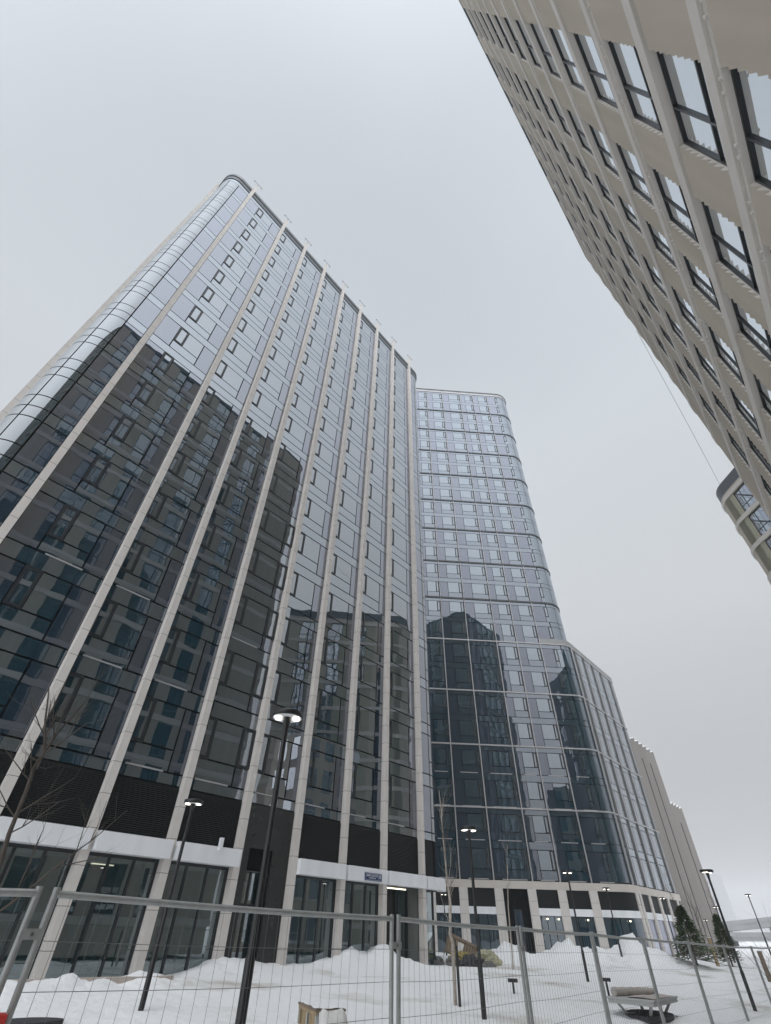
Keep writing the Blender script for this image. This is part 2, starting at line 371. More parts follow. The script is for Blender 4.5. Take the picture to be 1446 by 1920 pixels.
# ------------------------------------------------------------------ MAIN GLASS TOWER
def main_tower():
    OFF = -20.9; base = N1 * OFF
    root = thing('glass_tower', 'tall dark glass tower with slim full-height stone fins, nearest on the left', 'building', (base.x, base.y, 0), math.atan2(D1.y, D1.x))
    fins = [.93, 5.2, 8.33, 11.44, 14.62, 17.76, 21.02, 24.22, 27.7]; FW = .155
    RC = 1.25; XL, XR = -.35, 29.05; DEP = 17.0; ROOF = 60.5
    ROWS = [9.0 + 3.3 * k for k in range(16)]
    WH, LH, SH = 1.73, .83, .74
    gz = MB(); wins = []
    # dark backing shell, roof
    left = arc(XL, RC, RC, math.pi, 1.5 * math.pi, 10); right = arc(XR, RC, RC, 1.5 * math.pi, 2 * math.pi, 10)
    plan = [(XL - RC, DEP)] + left + right + [(XR + RC, DEP)]
    shell = MB(); ins = [(x + (.04 if x < 14 else -.04), y + .05) for x, y in plan]
    shell.grid([[(x, y, 3.6) for x, y in ins], [(x, y, ROOF - .3) for x, y in ins]], 'joint_black', False)
    shell.face([(x, y, ROOF - .3) for x, y in ins], 'joint_black'); shell.face([(x, y, 3.6) for x, y in ins][::-1], 'joint_black')
    shell.face([(XR + RC, DEP, 0), (XL - RC, DEP, 0), (XL - RC, DEP, ROOF), (XR + RC, DEP, ROOF)], 'cladding')
    shell.build('backing_wall', root)
    bays = [(XL, fins[0] - FW)] + [(fins[i] + FW, fins[i + 1] - FW) for i in range(8)] + [(fins[8] + FW, XR)]
    for k, T in enumerate(ROWS):
        zb = T - WH; zl = zb - LH; zs = zl - SH
        for bi, (xa, xb) in enumerate(bays):
            if k > 0 or True: tilt_pane(gz, xa, xb, zs if k else 6.0, zl, 'glass_strip', t=.0015)
            if bi in (0, 9):
                tilt_pane(gz, xa, xb, zl, T, 'glass_shade'); continue
            if bi == 1: cuts = (2.23, 2.86, 4.05)
            else: cuts = (xa, xa + .63, xb - .74)
            if cuts[0] > xa: tilt_pane(gz, xa, cuts[0], zl, T, 'glass_shade')
            right_win = bi == 4 and k <= 4
            tilt_pane(gz, cuts[1], cuts[2], zb, T, 'glass_clear'); tilt_pane(gz, cuts[0], cuts[2], zl, zb, 'glass_strip')
            if right_win:
                wins.append((90 - k, cuts[2], 0, zb, 0, xb - cuts[2], WH, {})); tilt_pane(gz, cuts[2], xb, zl, zb, 'glass_shade')
            else: tilt_pane(gz, cuts[2], xb, zl, T, 'glass_shade')
            wins.append((100 - k * 3 - abs(bi - 3), cuts[0], 0, zb, 0, cuts[1] - cuts[0], WH, dict(pane='room_wall') if (bi == 7 and k == 15) else {}))
        # curved corners and sides
        for z0, z1, mt in ((zl, zb, 'glass_curved'), (zb, T, 'glass_curved'), (zs if k else 6.0, zl, 'glass_curved')):
            for a0, a1 in ((0, 5), (5, 10)):
                path_pane(gz, left[a0:a1 + 1], z0, z1, mt); path_pane(gz, right[a0:a1 + 1], z0, z1, mt)
            for sx in (XL - RC, XR + RC):
                ys = [RC, 5.2, 8.6, 12, 17]
                for a, b in zip(ys, ys[1:]): path_pane(gz, [(sx, b - .02), (sx, a + .02)] if sx < 0 else [(sx, a + .02), (sx, b - .02)], z0, z1, mt, smooth=False)
    # strip above the top row, below the parapet
    front = [(XL - RC, DEP)] + left + right + [(XR + RC, DEP)]
    path_pane(gz, front, ROWS[-1], 59.3, 'glass_strip', smooth=False)
    gz.build('glazing', root)
    pp = MB(); path_band(pp, front, 59.27, 60.0, .06, 'parapet_metal'); path_band(pp, front, 60.0, ROOF, .14, 'parapet_metal'); pp.build('parapet', root)
    # fins down to the ground
    for i, fx in enumerate(fins):
        m = MB(); m.box(-FW, FW, -.30, .03, -.4, 61.75 + .05 * math.sin(i), 'stone')
        f = m.build('fin', root); f.location = (fx, 0, 0)
        b = MB()      # small rooftop davit: crossed arms
        b.bar((0, 0, 0), (0, -.25, .45), .025, 'grey_metal'); b.bar((-.45, -.25, .42), (.45, -.25, .42), .02, 'grey_metal')
        b.obox((-.45, -.25, .36), (.05, 0, 0), (0, .05, 0), (0, 0, .07), 'grey_metal'); b.obox((.45, -.25, .36), (.05, 0, 0), (0, .05, 0), (0, 0, .07), 'grey_metal')
        link('davit', b.mesh('davit'), root, (fx, -.12, 61.7))
    m = MB(); m.box(XL - RC - .34, XL - RC + .03, 2.3, 2.66, -.4, 60.9, 'stone'); m.build('fin', root)
    for fy in (5.8, 9.3, 12.8): m = MB(); m.box(XL - RC - .34, XL - RC + .03, fy, fy + .34, -.4, 60.9, 'stone'); m.build('fin', root)
    # white protective film strips under the lowest rows
    def film(x0, x1, z0, z1):
        fl = MB(); fl.box(x0, x1, -.03, .01, z0 + .012, z1 - .006, 'light_metal'); fl.build('film_strip', root)
    for bi, (xa, xb) in enumerate(bays):
        if 1 <= bi <= 4:
            for k, T in enumerate(ROWS[:3]):
                if (bi + k) % 3 != 2: film(xa + (1.5 if bi == 1 else .25), xb - .95, T - WH - LH - .03, T - WH - LH + .045)
        if 5 <= bi <= 8: film(xa + .3, xb - 1.3, ROWS[0] - WH - LH - .03, ROWS[0] - WH - LH + .035)
    # louvre band 4.18 - 5.98, fascia 3.6 - 4.18, shop glazing below
    for bi, (xa, xb) in enumerate(bays):
        if bi == 5: continue
        lv = MB(); z = 4.2
        lv.face([(xa, .02, 4.15), (xb, .02, 4.15), (xb, .02, 5.99), (xa, .02, 5.99)], 'louvre')
        while z < 5.9:
            lv.face([(xa, -.02, z), (xb, -.02, z), (xb, .0, z + .055), (xa, .0, z + .055)], 'louvre'); lv.face([(xa, .0, z - .01), (xb, .0, z - .01), (xb, -.02, z), (xa, -.02, z)], 'louvre'); z += .065
        lv.build('louvre_panel', root)
        fa = MB(); x0, x1 = xa + .0, xb - .0
        if bi not in (0, 9): fa.box(xa + .01, xb + .10, -.52, .0, 3.6, 4.18, 'white_panel')
        elif bi == 9: path_band(fa, [(xa, 0), (XR, 0)] + right[1:7], 3.6, 4.18, .5, 'white_panel')
        else: path_band(fa, left[4:] + [(xb, 0)], 3.6, 4.18, .5, 'white_panel')
        fa.build('fascia_panel', root)
        # shopfront: three panes and dark mullions
        sg = MB(); n = 3 if bi not in (0, 9) else 1; door = bi == 8
        yy = .12 if not door else .9
        fr = MB()
        for q in range(n):
            p0, p1 = xa + (xb - xa) * q / n, xa + (xb - xa) * (q + 1) / n
            if door and q == 1:
                sg.face([(p0, yy + 1.2, -.2), (p1, yy + 1.2, -.2), (p1, yy + 1.2, 3.5), (p0, yy + 1.2, 3.5)], 'black_stone')
            else: tilt_pane(sg, p0, p1, -.2, 3.55, 'glass_shop', y=yy, t=.001)
            fr.box(p0 - .035, p0 + .035, yy - .06, yy + .06, -.3, 3.58, 'frame_metal')
        fr.box(xb - .07, xb, yy - .06, yy + .06, -.3, 3.58, 'frame_metal'); fr.box(xa, xb, yy - .05, yy + .05, 3.5, 3.6, 'frame_metal')
        g = sg.build('shop_glazing', root); fr.build('shop_frame', g)
    xa, xb = bays[5]      # black stone entrance bay
    en = MB(); en.box(xa, xa + .55, -.02, .1, -.3, 5.99, 'black_stone'); en.box(xb - 1.0, xb, -.02, .1, -.3, 5.99, 'black_stone'); en.box(xa + .55, xb - 1.0, -.02, .1, 4.35, 5.99, 'black_stone')
    en.box(xa + .55, xb - 1.0, .6, .65, -.3, 4.35, 'black_stone')
    en.build('entrance_portal', root)
    dr = MB(); dr.box(xa + .6, xa + .68, .45, .55, -.2, 4.2, 'frame_metal'); dr.box(xb - 1.13, xb - 1.05, .45, .55, -.2, 4.2, 'frame_metal'); dr.box((xa + xb - .45) / 2 - .04, (xa + xb - .45) / 2 + .04, .45, .55, -.2, 4.2, 'frame_metal')
    dr.box(xa + .6, xb - 1.05, .46, .54, 2.4, 2.5, 'frame_metal'); dr.face([(xa + .6, .5, -.2), (xb - 1.05, .5, -.2), (xb - 1.05, .5, 4.3), (xa + .6, .5, 4.3)], 'glass_shop'); dr.build('entrance_door', root)
    tl = MB(); tl.box(xa + .6, xb - 1.15, .1, .16, 4.25, 4.3, 'tube'); tl.build('light_strip', root)
    tl = MB(); x8a, x8b = bays[8]; tl.box(x8a + .15, x8b - .8, .3, .36, 3.5, 3.54, 'tube'); tl.build('light_strip', root)
    # rooms behind the shop windows
    rm = MB(); rm.face([(XL, 6, -.2), (XR, 6, -.2), (XR, 6, 3.6), (XL, 6, 3.6)], 'room_wall'); rm.face([(XL, .05, -.15), (XR, .05, -.15), (XR, 6, -.15), (XL, 6, -.15)], 'concrete')
    rm.face([(XL, .1, 3.57), (XL, 6, 3.57), (XR, 6, 3.57), (XR, .1, 3.57)], 'room_wall')
    for q in range(9): rm.box(fins[q] - .3, fins[q] + .3, 2.2, 2.8, -.1, 3.56, 'room_wall'); rm.box(fins[q] - .06, fins[q] + .06, .2, 2.1, -.1, 3.56, 'room_wall')
    rm.build('ground_floor_room', root)
    for lx, ly in ((10.6, 3.2), (9.4, 4.4), (18.6, 3.4), (19.7, 4.6), (22.4, 3.0), (23.2, 4.2)):
        t = MB(); t.box(-.45, .45, -.04, .04, -.03, .0, 'tube'); link('ceiling_light', t.mesh('ceiling_light'), root, (lx, ly, 3.54))
    # spotlight on the fascia, downpipe at the far end
    c = MB(); c.box(-.07, .07, -.62, -.48, 4.18, 4.6, 'white_panel'); c.box(-.03, .03, -.52, -.3, 4.25, 4.32, 'white_panel'); link('camera_box', c.mesh('camera_box'), root, (13.45, 0, -.12))
    # street sign
    sg = MB(); sg.box(22.33, 23.62, -.58, -.523, 3.66, 3.97, 'sign_blue'); s_ = sg.build('street_sign', root)
    bd = MB()
    for q in ((22.36, 23.59, 3.685, 3.693), (22.36, 23.59, 3.937, 3.945), (22.36, 22.368, 3.693, 3.937), (23.582, 23.59, 3.693, 3.937), (23.325, 23.333, 3.693, 3.937)): bd.box(q[0], q[1], -.584, -.579, q[2], q[3], 'sign_white')
    bd.build('sign_border', s_)
    for txt, x, z, h in (('МАРКА ШАГАЛА', 22.85, 3.815, .105), ('НАБЕРЕЖНАЯ', 22.85, 3.735, .06), ('8', 23.46, 3.765, .17)):
        cu = bpy.data.curves.new('sign_text', 'FONT'); cu.body = txt; cu.size = h * 1.35; cu.align_x = 'CENTER'; cu.extrude = .001
        to = bpy.data.objects.new('tmp', cu); COL.objects.link(to); dg = bpy.context.evaluated_depsgraph_get(); dg.update()
        me = bpy.data.meshes.new_from_object(to.evaluated_get(dg)); bpy.data.objects.remove(to)
        wmax = max([v.co.x for v in me.vertices] + [.01]) * 2; lim = .88 if len(txt) > 3 else .2
        sx = min(1, lim / wmax)
        me.transform(Matrix.Scale(sx, 4, (1, 0, 0))); me.materials.clear(); me.materials.append(MATS['sign_white'])
        o = link('sign_text', me, s_, (x, -.586, z)); o.rotation_euler = (R(90), 0, 0)
    place_windows(root, wins, 100)
main_tower()

# ------------------------------------------------------------------ SECOND TOWER WITH PODIUM
def second_tower():
    OFF = -58.7; base = N2 * OFF
    root = thing('stepped_tower', 'taller blue-grey glass tower with rounded corner rising from a lower podium', 'building', (base.x, base.y, 0), math.atan2(D2.y, D2.x))
    def loc(P): return (P.dot(D2), -P.dot(N2) + OFF)      # world -> local plan
    XL = -8.0
    # podium corner: where the front plane meets the plane N1 = -20.4
    A = N1.cross(Vector((0, 0, 1)))
    det = N2.x * N1.y - N2.y * N1.x
    Pc = Vector(((OFF * N1.y - N2.y * -20.4) / det, (N2.x * -20.4 - OFF * N1.x) / det, 0)); cx, _ = loc(Pc)
    th = AZ2 - AZ1; ux, uy = math.cos(th), math.sin(th)     # direction of the right face in the local plan
    RP = 2.4; tl = RP * math.tan(th / 2)
    pc = arc(cx - tl, RP, RP, -math.pi / 2, -math.pi / 2 + th, 10)
    s0 = Pc.dot(D1)
    def rf(s): return (cx + ux * (s - s0), uy * (s - s0))    # point on the right face at D1 = s
    FE = 79.0
    gz = MB(); mg = MB(); wins = []
    mull = [-8, -4.6, -1.2, 2.2, 5.6, 8.8, 11.75, 15.2, 19.15, 22.0, 25.25]
    tower_c = 27.4; RT = 3.0
    tc_ = arc(tower_c, RT, RT, -math.pi / 2, 0, 10)
    pod = [5.8, 12.08, 18.46, 24.88, 31.85]
    tow = [31.85 + 6.6 * k for k in range(9)] + [91.5]
    def rows(z0, z1):      # bands: (kind, lo, hi) from the top of a two-floor module
        h = z1 - z0; f = h / 6.45
        return [('s', z1 - .62 * f, z1 - .08), ('v', z1 - 3.05 * f, z1 - .62 * f), ('s', z1 - 3.78 * f, z1 - 3.05 * f), ('v', z0 + .08, z1 - 3.78 * f)]
    def bay(xa, xb, z0, z1, last=False, imp=0):
        for kd, lo, hi in rows(z0, z1):
            if kd == 's': tilt_pane(gz, xa + .06, xb - .06, lo, hi, 'tower_strip', t=.0015); continue
            w_ = xb - xa; wz = lo + (hi - lo) * .33
            if not last: c = (xa + .06, xa + w_ * .36, xb - .55, xb - .12)
            else: c = (xa + .06, xa + .08, xa + 1.75, xa + 2.25)
            tilt_pane(gz, c[0], c[1], lo, hi, 'tower_shade', t=.0028)
            tilt_pane(gz, c[1], c[2], wz if not last else lo, hi, 'tower_clear' if not last else 'tower_shade', t=.0028)
            tilt_pane(gz, c[1] if not last else c[2], c[3], lo, wz, 'tower_strip')
            wins.append((imp - z0 + (hi - z0) * -.01, c[2], 0, wz, 0, c[3] - c[2], hi - wz, dict(fr=.11, pane='tower_clear')))
            if not last: tilt_pane(gz, c[3], xb - .04, lo, hi, 'tower_shade')
            else: tilt_pane(gz, c[3], xb - .02, lo, hi, 'tower_clear')
    for zi in range(4):
        z0, z1 = pod[zi], pod[zi + 1]
        for a, b in zip(mull[2:], mull[3:]): bay(a, b, z0, z1, imp=1000)
        bay(mull[-1], cx - tl, z0, z1, last=True, imp=1000)
        for kd, lo, hi in rows(z0, z1):
            for q0, q1 in ((0, 4), (4, 7), (7, 10)): path_pane(gz, pc[q0:q1 + 1], lo, hi, 'tower_curved')
    for zi in range(len(tow) - 1):
        z0, z1 = tow[zi], tow[zi + 1]
        for a, b in zip(mull[2:], mull[3:]): bay(a, b, z0, z1, imp=500)
        bay(mull[-1], tower_c, z0, z1, last=True, imp=500)
        for kd, lo, hi in rows(z0, z1):
            for q0, q1 in ((0, 3), (3, 6), (6, 10)): path_pane(gz, tc_[q0:q1 + 1], lo, hi, 'tower_curved')
            path_pane(gz, [(tower_c + RT, RT), (tower_c + RT, 10)], lo, hi, 'tower_shade', smooth=False); path_pane(gz, [(tower_c + RT, 10), (tower_c + RT, 18)], lo, hi, 'tower_shade', smooth=False)
    # right face of the podium
    rs = [s0 + tl, 64.5, 67.45, 70.65, 73.9, 77.55, FE]
    for zi in range(4):
        for kd, lo, hi in rows(pod[zi], pod[zi + 1]):
            for a, b in zip(rs, rs[1:]):
                def seg(p, q, l_, h_, mt): path_pane(gz, [rf(a + (b - a) * p + .02), rf(a + (b - a) * q - .02)], l_, h_, mt, smooth=False)
                if kd == 's': seg(.04, .96, lo, hi, 'glass_strip')
                else:
                    seg(.04, .33, lo, hi, 'glass_shade'); seg(.33, .72, lo, hi, 'glass_clear'); seg(.72, .96, lo + .75, hi, 'glass_clear'); seg(.72, .96, lo, lo + .75, 'glass_strip')
    gz.build('glazing', root)
    # backing shells
    sh = MB(); e = rf(FE); pth = [(XL, .06)] + [(cx - tl, .06)] + [(x - .03, y + .06) for x, y in pc] + [(e[0], e[1] + .06), (e[0] - 14 * uy, e[1] + 14 * ux), (XL, 30)]
    sh.grid([[(x, y, 0) for x, y in pth], [(x, y, 32.0) for x, y in pth]], 'joint_black', False); sh.face([(x, y, 32.0) for x, y in pth], 'grey_metal')
    pth = [(XL, 18), (XL, .06), (tower_c, .06)] + [(x - .06, y + .02) for x, y in tc_[1:]] + [(tower_c + RT - .06, 18), (XL, 18)]
    sh.grid([[(x, y, 31) for x, y in pth], [(x, y, 92) for x, y in pth]], 'joint_black', False); sh.face([(x, y, 92.0) for x, y in pth[:-1]], 'grey_metal')
    sh.build('backing_wall', root)
    # mullions and floor bands
    frontp = [(XL, 0), (cx - tl, 0)] + pc[1:] + [rf(FE)]
    for z in pod[1:]: path_band(mg, frontp, z - .07, z + .07, .12, 'light_metal')
    for x in mull[1:]: mg.box(x - .055, x + .055, -.12, .02, 5.8, 31.8, 'light_metal'); mg.box(x - .045, x + .045, -.09, .02, 31.9, 91.4, 'light_metal')
    for s in rs[:-1]:
        a = rf(s - .06); b = rf(s + .06); nx, ny = uy, -ux
        mg.obox(((a[0] + b[0]) / 2 + nx * .07, (a[1] + b[1]) / 2 + ny * .07, 18.8), (ux * .06, uy * .06, 0), (nx * .09, ny * .09, 0), (0, 0, 13), 'grey_metal')
    mg.obox((pc[9][0] + .06, pc[9][1] - .1, 18.8), (.05, 0, 0), (0, .06, 0), (0, 0, 13), 'light_metal')
    towp = [(XL, 0), (tower_c, 0)] + tc_[1:] + [(tower_c + RT, 18)]
    for z in tow[1:-1]: path_band(mg, towp, z - .14, z + .12, .10, 'dark_metal')
    mg.build('mullion_grid', root)
    pr = MB(); path_band(pr, towp, 91.4, 92.1, .08, 'light_metal'); path_band(pr, towp, 92.1, 92.35, .2, 'parapet_metal')
    pr.build('parapet', root)
    rl = MB(); rl.box(XL, 26.5, .8, .86, 93.2, 93.26, 'light_metal')
    for q in range(18): rl.box(XL + q * 2, XL + q * 2 + .05, .8, .86, 92, 93.2, 'light_metal')
    rl.build('roof_rail', root)
    pr = MB(); path_band(pr, [(25.3, 0), (cx - tl, 0)] + pc[1:] + [rf(FE)], 31.92, 32.65, .06, 'grey_metal'); pr.build('parapet', root)
    # base: stone band, columns, louvres, fascia, shop windows
    sb = MB(); path_band(sb, frontp, 5.18, 5.8, .16, 'stone_trim'); sb.build('stone_band', root)
    cols = [5.6, 8.8, 12.0, 15.55, 18.9, 21.95, 25.15]
    for x in cols:
        c = MB(); c.box(-.42, .42, -.15, .03, -.4, 5.18, 'stone'); link('column', c.mesh('column'), root, (x, 0, 0))
    for s in (s0 + tl + .3, 64.5, 67.45, 70.65, 73.9, 77.5):
        p = rf(s); c = MB(); c.obox((0, 0, 2.4), (ux * .3, uy * .3, 0), (uy * .09, -ux * .09, 0), (0, 0, 2.78), 'stone'); link('column', c.mesh('column'), root, (p[0] + uy * .07, p[1] - ux * .07, 0))
    ed = [XL] + cols + [cx - tl]
    for i in range(len(ed) - 1):
        a, b = ed[i] + .42, ed[i + 1] - (.42 if i < len(ed) - 2 else 0)
        pth = [(a, 0), (b, 0)] + (pc[1:] if i == len(ed) - 2 else [])
        if i == 4:   # dark entrance bay between two columns
            d = MB(); d.box(a, b, .1, .2, -.3, 5.18, 'black_stone'); d.build('entrance_portal', root)
            d = MB(); d.box(a + .9, b - .8, .02, .09, -.2, 3.6, 'frame_metal'); d.face([(a + 1.0, .01, -.1), (b - .9, .01, -.1), (b - .9, .01, 3.5), (a + 1.0, .01, 3.5)], 'tower_shade'); d.build('entrance_door', root)
            continue
        l = MB(); path_pane(l, pth, 3.75, 5.2, 'louvre', gap=0, smooth=False); l.build('louvre_panel', root)
        f = MB(); path_band(f, pth, 3.2, 3.75, .08, 'white_panel'); f.build('fascia_panel', root)
        s_ = MB(); n = 3
        for q in range(n): tilt_pane(s_, a + (b - a) * q / n, a + (b - a) * (q + 1) / n, -.3, 3.2, 'tower_clear', y=.03)
        if i == len(ed) - 2: path_pane(s_, pc, -.3, 3.2, 'tower_curved')
        s_.build('shop_glazing', root)
    l = MB(); f = MB(); g = MB()
    for a, b in zip(rs, rs[1:]):
        path_pane(l, [rf(a), rf(b)], 3.75, 5.2, 'louvre', smooth=False); path_pane(g, [rf(a), rf(b)], -.3, 3.2, 'tower_shade', smooth=False)
    path_band(f, [rf(rs[0]), rf(rs[-1])], 3.2, 3.75, .05, 'white_panel')
    l.build('louvre_panel', root); f.build('fascia_panel', root); g.build('shop_glazing', root)
    for x, y, z in ((20.0, -.25, 2.9), (21.1, -.25, 2.9), (24.0, -.25, 2.9), (28.2, -.25, 2.9)):
        t = MB(); t.lathe([(0, 0), (.07, .0), (.09, .1), (.0, .12)], 'tube', 8); link('wall_light', t.mesh('wall_light'), root, (x, y, z))
    for zi in (0, 1):
        for a, b in zip(mull[5:], mull[6:] + [28.2]):
            for kd, lo, hi in rows(pod[zi], pod[zi + 1]):
                if kd == 'v': fl = MB(); fl.box(a + .9, b - .5, -.03, .0, lo - .02, lo + .05, 'light_metal'); fl.build('film_strip', root)
    place_windows(root, wins, 100)
second_tower()

# ------------------------------------------------------------------ RIGHT-HAND CLAD BUILDING (close to the camera)
def clad_building():
    OFF = 3.65; base = N1 * OFF
    rz = math.atan2(-D1.y, -D1.x)
    root = thing('clad_building', 'beige clapboard apartment block with stone floor bands, towering over the right edge', 'building', (base.x, base.y, 0), rz)
    # local: x = -D1, y = inward, z up.  s = D1 position
    RC = 2.0; SE = 29.4; SB = -16.0; DEP = 16.0; ROOF = 59.4
    bz = [2.2, 5.8, 9.45, 13.03, 16.35, 19.85, 23.45, 27.1, 30.8, 34.5, 38.2, 41.9, 45.6, 49.2, 52.8, 56.3]     # upper edges of the bands
    BH = .55
    wn = [(-14.6, -12.6), (-11.2, -9.6), (-8.0, -6.0), (-4.4, -2.4), (.4, 2.0), (4.1, 6.25), (7.6, 9.65), (10.72, 12.35), (13.9, 16.0), (17.3, 19.3), (20.6, 22.2), (23.7, 25.7)]
    solid = []; p = SB
    for a, b in wn: solid.append((p, a)); p = b
    solid.append((p, SE))
    PT, DP = .30, .10
    corner = [(-SE - RC * math.sin(t), RC - RC * math.cos(t)) for t in [math.pi / 2 * k / 8 for k in range(9)]]      # from front round to the end wall
    # path along the front for bands, running outward-left-hand: from x=-SE-RC side to SB
    frontp = [(-SE - RC, DEP)] + corner[::-1] + [(-SB, 0)]
    sd_ = MB(); cn = MB()
    floors = [(bz[i], bz[i + 1] - BH) for i in range(len(bz) - 1)] + [(bz[-1], ROOF - .5)]
    for z0, z1 in floors:
        n = max(1, round((z1 - z0) / PT)); h = (z1 - z0) / n
        for a, b in solid:
            for k in range(n):
                zt, zb = z1 - k * h, z1 - (k + 1) * h
                # board leans: upper edge outermost, drawn back towards its lower edge
                sd_.face([(-b, 0, zb), (-a, 0, zb), (-a, -DP, zt), (-b, -DP, zt)], 'cladding')
                sd_.face([(-b, -DP, zt), (-a, -DP, zt), (-a, 0, zt), (-b, 0, zt)], 'cladding')
                sd_.face([(-b, 0, zb), (-b, -DP, zt), (-b, 0, zt)], 'cladding'); sd_.face([(-a, 0, zb), (-a, 0, zt), (-a, -DP, zt)], 'cladding_band')
        for k in range(n):
            zt, zb = z1 - k * h, z1 - (k + 1) * h
            inn = [(x, y) for x, y in corner] + [(-SE - RC, DEP)]
            out = []
            for i, (x, y) in enumerate(inn):
                t = math.pi / 2 * min(i, 8) / 8; out.append((x - DP * math.sin(t), y - DP * math.cos(t)))
            cn.grid([[(x, y, zb) for x, y in inn], [(x, y, zt) for x, y in out], [(x, y, zt) for x, y in inn]], 'cladding', False)
    sd_.build('siding', root); cn.build('corner_siding', root)
    # floor bands: front, drip rail and brackets on every other one
    brk = []
    for i, z in enumerate(bz):
        b = MB(); rail = i % 2 == 1
        path_band(b, frontp, z - (.40 if rail else .5), z, .16, 'cladding_band')
        if rail: path_band(b, frontp, z - .56, z - .41, .10, 'cladding_band')
        o = b.build('floor_band', root)
        if rail:
            s = 1.9
            while s < SE:
                for q in (0, .24): brk.append((abs(z - 13) + s, -s - q, z - .56, o))
                s += 1.18
    bm_ = MB(); bm_.box(-.028, .028, -.135, -.1, .03, .11, 'cladding_band'); bm_ = bm_.mesh('bracket'); rest = MB()
    for q, (im, x, z, o) in enumerate(sorted(brk, key=lambda t: t[0])):
        if q < 100: link('bracket', bm_, root, (x, 0, z))
        else: rest.box(x - .028, x + .028, -.135, -.1, z + .03, z + .11, 'cladding_band')
    tag(rest.build('bracket', root), kind='stuff')
    # reveals and walls behind
    rv = MB(); YG = .06
    for z0, z1 in floors:
        for a, b in wn:
            rv.face([(-b, 0, z1), (-b, YG, z1), (-a, YG, z1), (-a, 0, z1)], 'cladding_band')      # soffit
            rv.face([(-b, -.02, z0 + .02), (-a, -.02, z0 + .02), (-a, YG, z0 + .05), (-b, YG, z0 + .05)], 'cladding_band')
            rv.face([(-b, 0, z0), (-b, YG, z0), (-b, YG, z1), (-b, 0, z1)], 'cladding_band'); rv.face([(-a, 0, z0), (-a, 0, z1), (-a, YG, z1), (-a, YG, z0)], 'cladding')
    rv.build('window_reveal', root)
    cw = MB(); pth = [(-SE - RC + .05, DEP)] + [(x + .02, y + .05) for x, y in corner[::-1]]
    cw.grid([[(x, y, 0) for x, y in pth], [(x, y, ROOF) for x, y in pth]], 'cladding', False)
    cw.face([(-SE, .42, 0), (-SB, .42, 0), (-SB, .42, ROOF), (-SE, .42, ROOF)], 'dark_metal')
    cw.face([(-SB, 0, 0), (-SB, DEP, 0), (-SB, DEP, ROOF), (-SB, 0, ROOF)], 'cladding'); cw.face([(-SB, DEP, 0), (-SE - RC, DEP, 0), (-SE - RC, DEP, ROOF), (-SB, DEP, ROOF)], 'cladding')
    cw.face([(x, y, ROOF - .02) for x, y in [(-SB, DEP)] + frontp[::1][:-1] + [(-SB, 0)]], 'parapet_metal')
    cw.face([(-SB, 0.0, 0), (-SE, 0.0, 0), (-SE, 0.0, 1.7), (-SB, 0.0, 1.7)][::-1], 'cladding')
    cw.build('wall', root)
    pr = MB(); path_band(pr, frontp, ROOF - .5, ROOF, .12, 'parapet_metal'); pr.build('parapet', root)
    wins = []
    for fi, (z0, z1) in enumerate(floors):
        for a, b in wn:
            imp = -abs(z0 - 14) - max(0, abs((a + b) / 2 - 8) * .6) - (100 if a < 3 else 0)
            split = ('v', .40)
            # windows of this block are always seen against the sky: near-jamb side is local +x
            wins.append((imp, -b, YG, z0 + .05, 0, b - a, z1 - z0 - .06, dict(fr=.055, split=split, pane='glass_room', mat='dark_metal')))
    # end wall windows (mirrored in the second tower)
    for z0, z1 in floors:
        for y in (2.6, 5.3, 8.0, 10.7, 13.4):
            wins.append((-500 - z0, -SE - RC - .13, y + 1.9, z0 + .05, -R(90), 1.9, z1 - z0 - .06, dict(fr=.08, split=('v', .3), pane='glass_room', mat='dark_metal')))
    rl = MB()
    for q in range(14): rl.bar((-SE + q * 2.6, 1.2, ROOF), (-SE + q * 2.6, 1.2, ROOF + 1.0), .03, 'grey_metal')
    rl.bar((-SE, 1.2, ROOF + 1), (-SE + 34, 1.2, ROOF + 1), .03, 'grey_metal'); rl.bar((-SE, 1.2, ROOF + .5), (-SE + 34, 1.2, ROOF + .5), .025, 'grey_metal'); rl.build('roof_rail', root)
    place_windows(root, wins, 100)
clad_building()

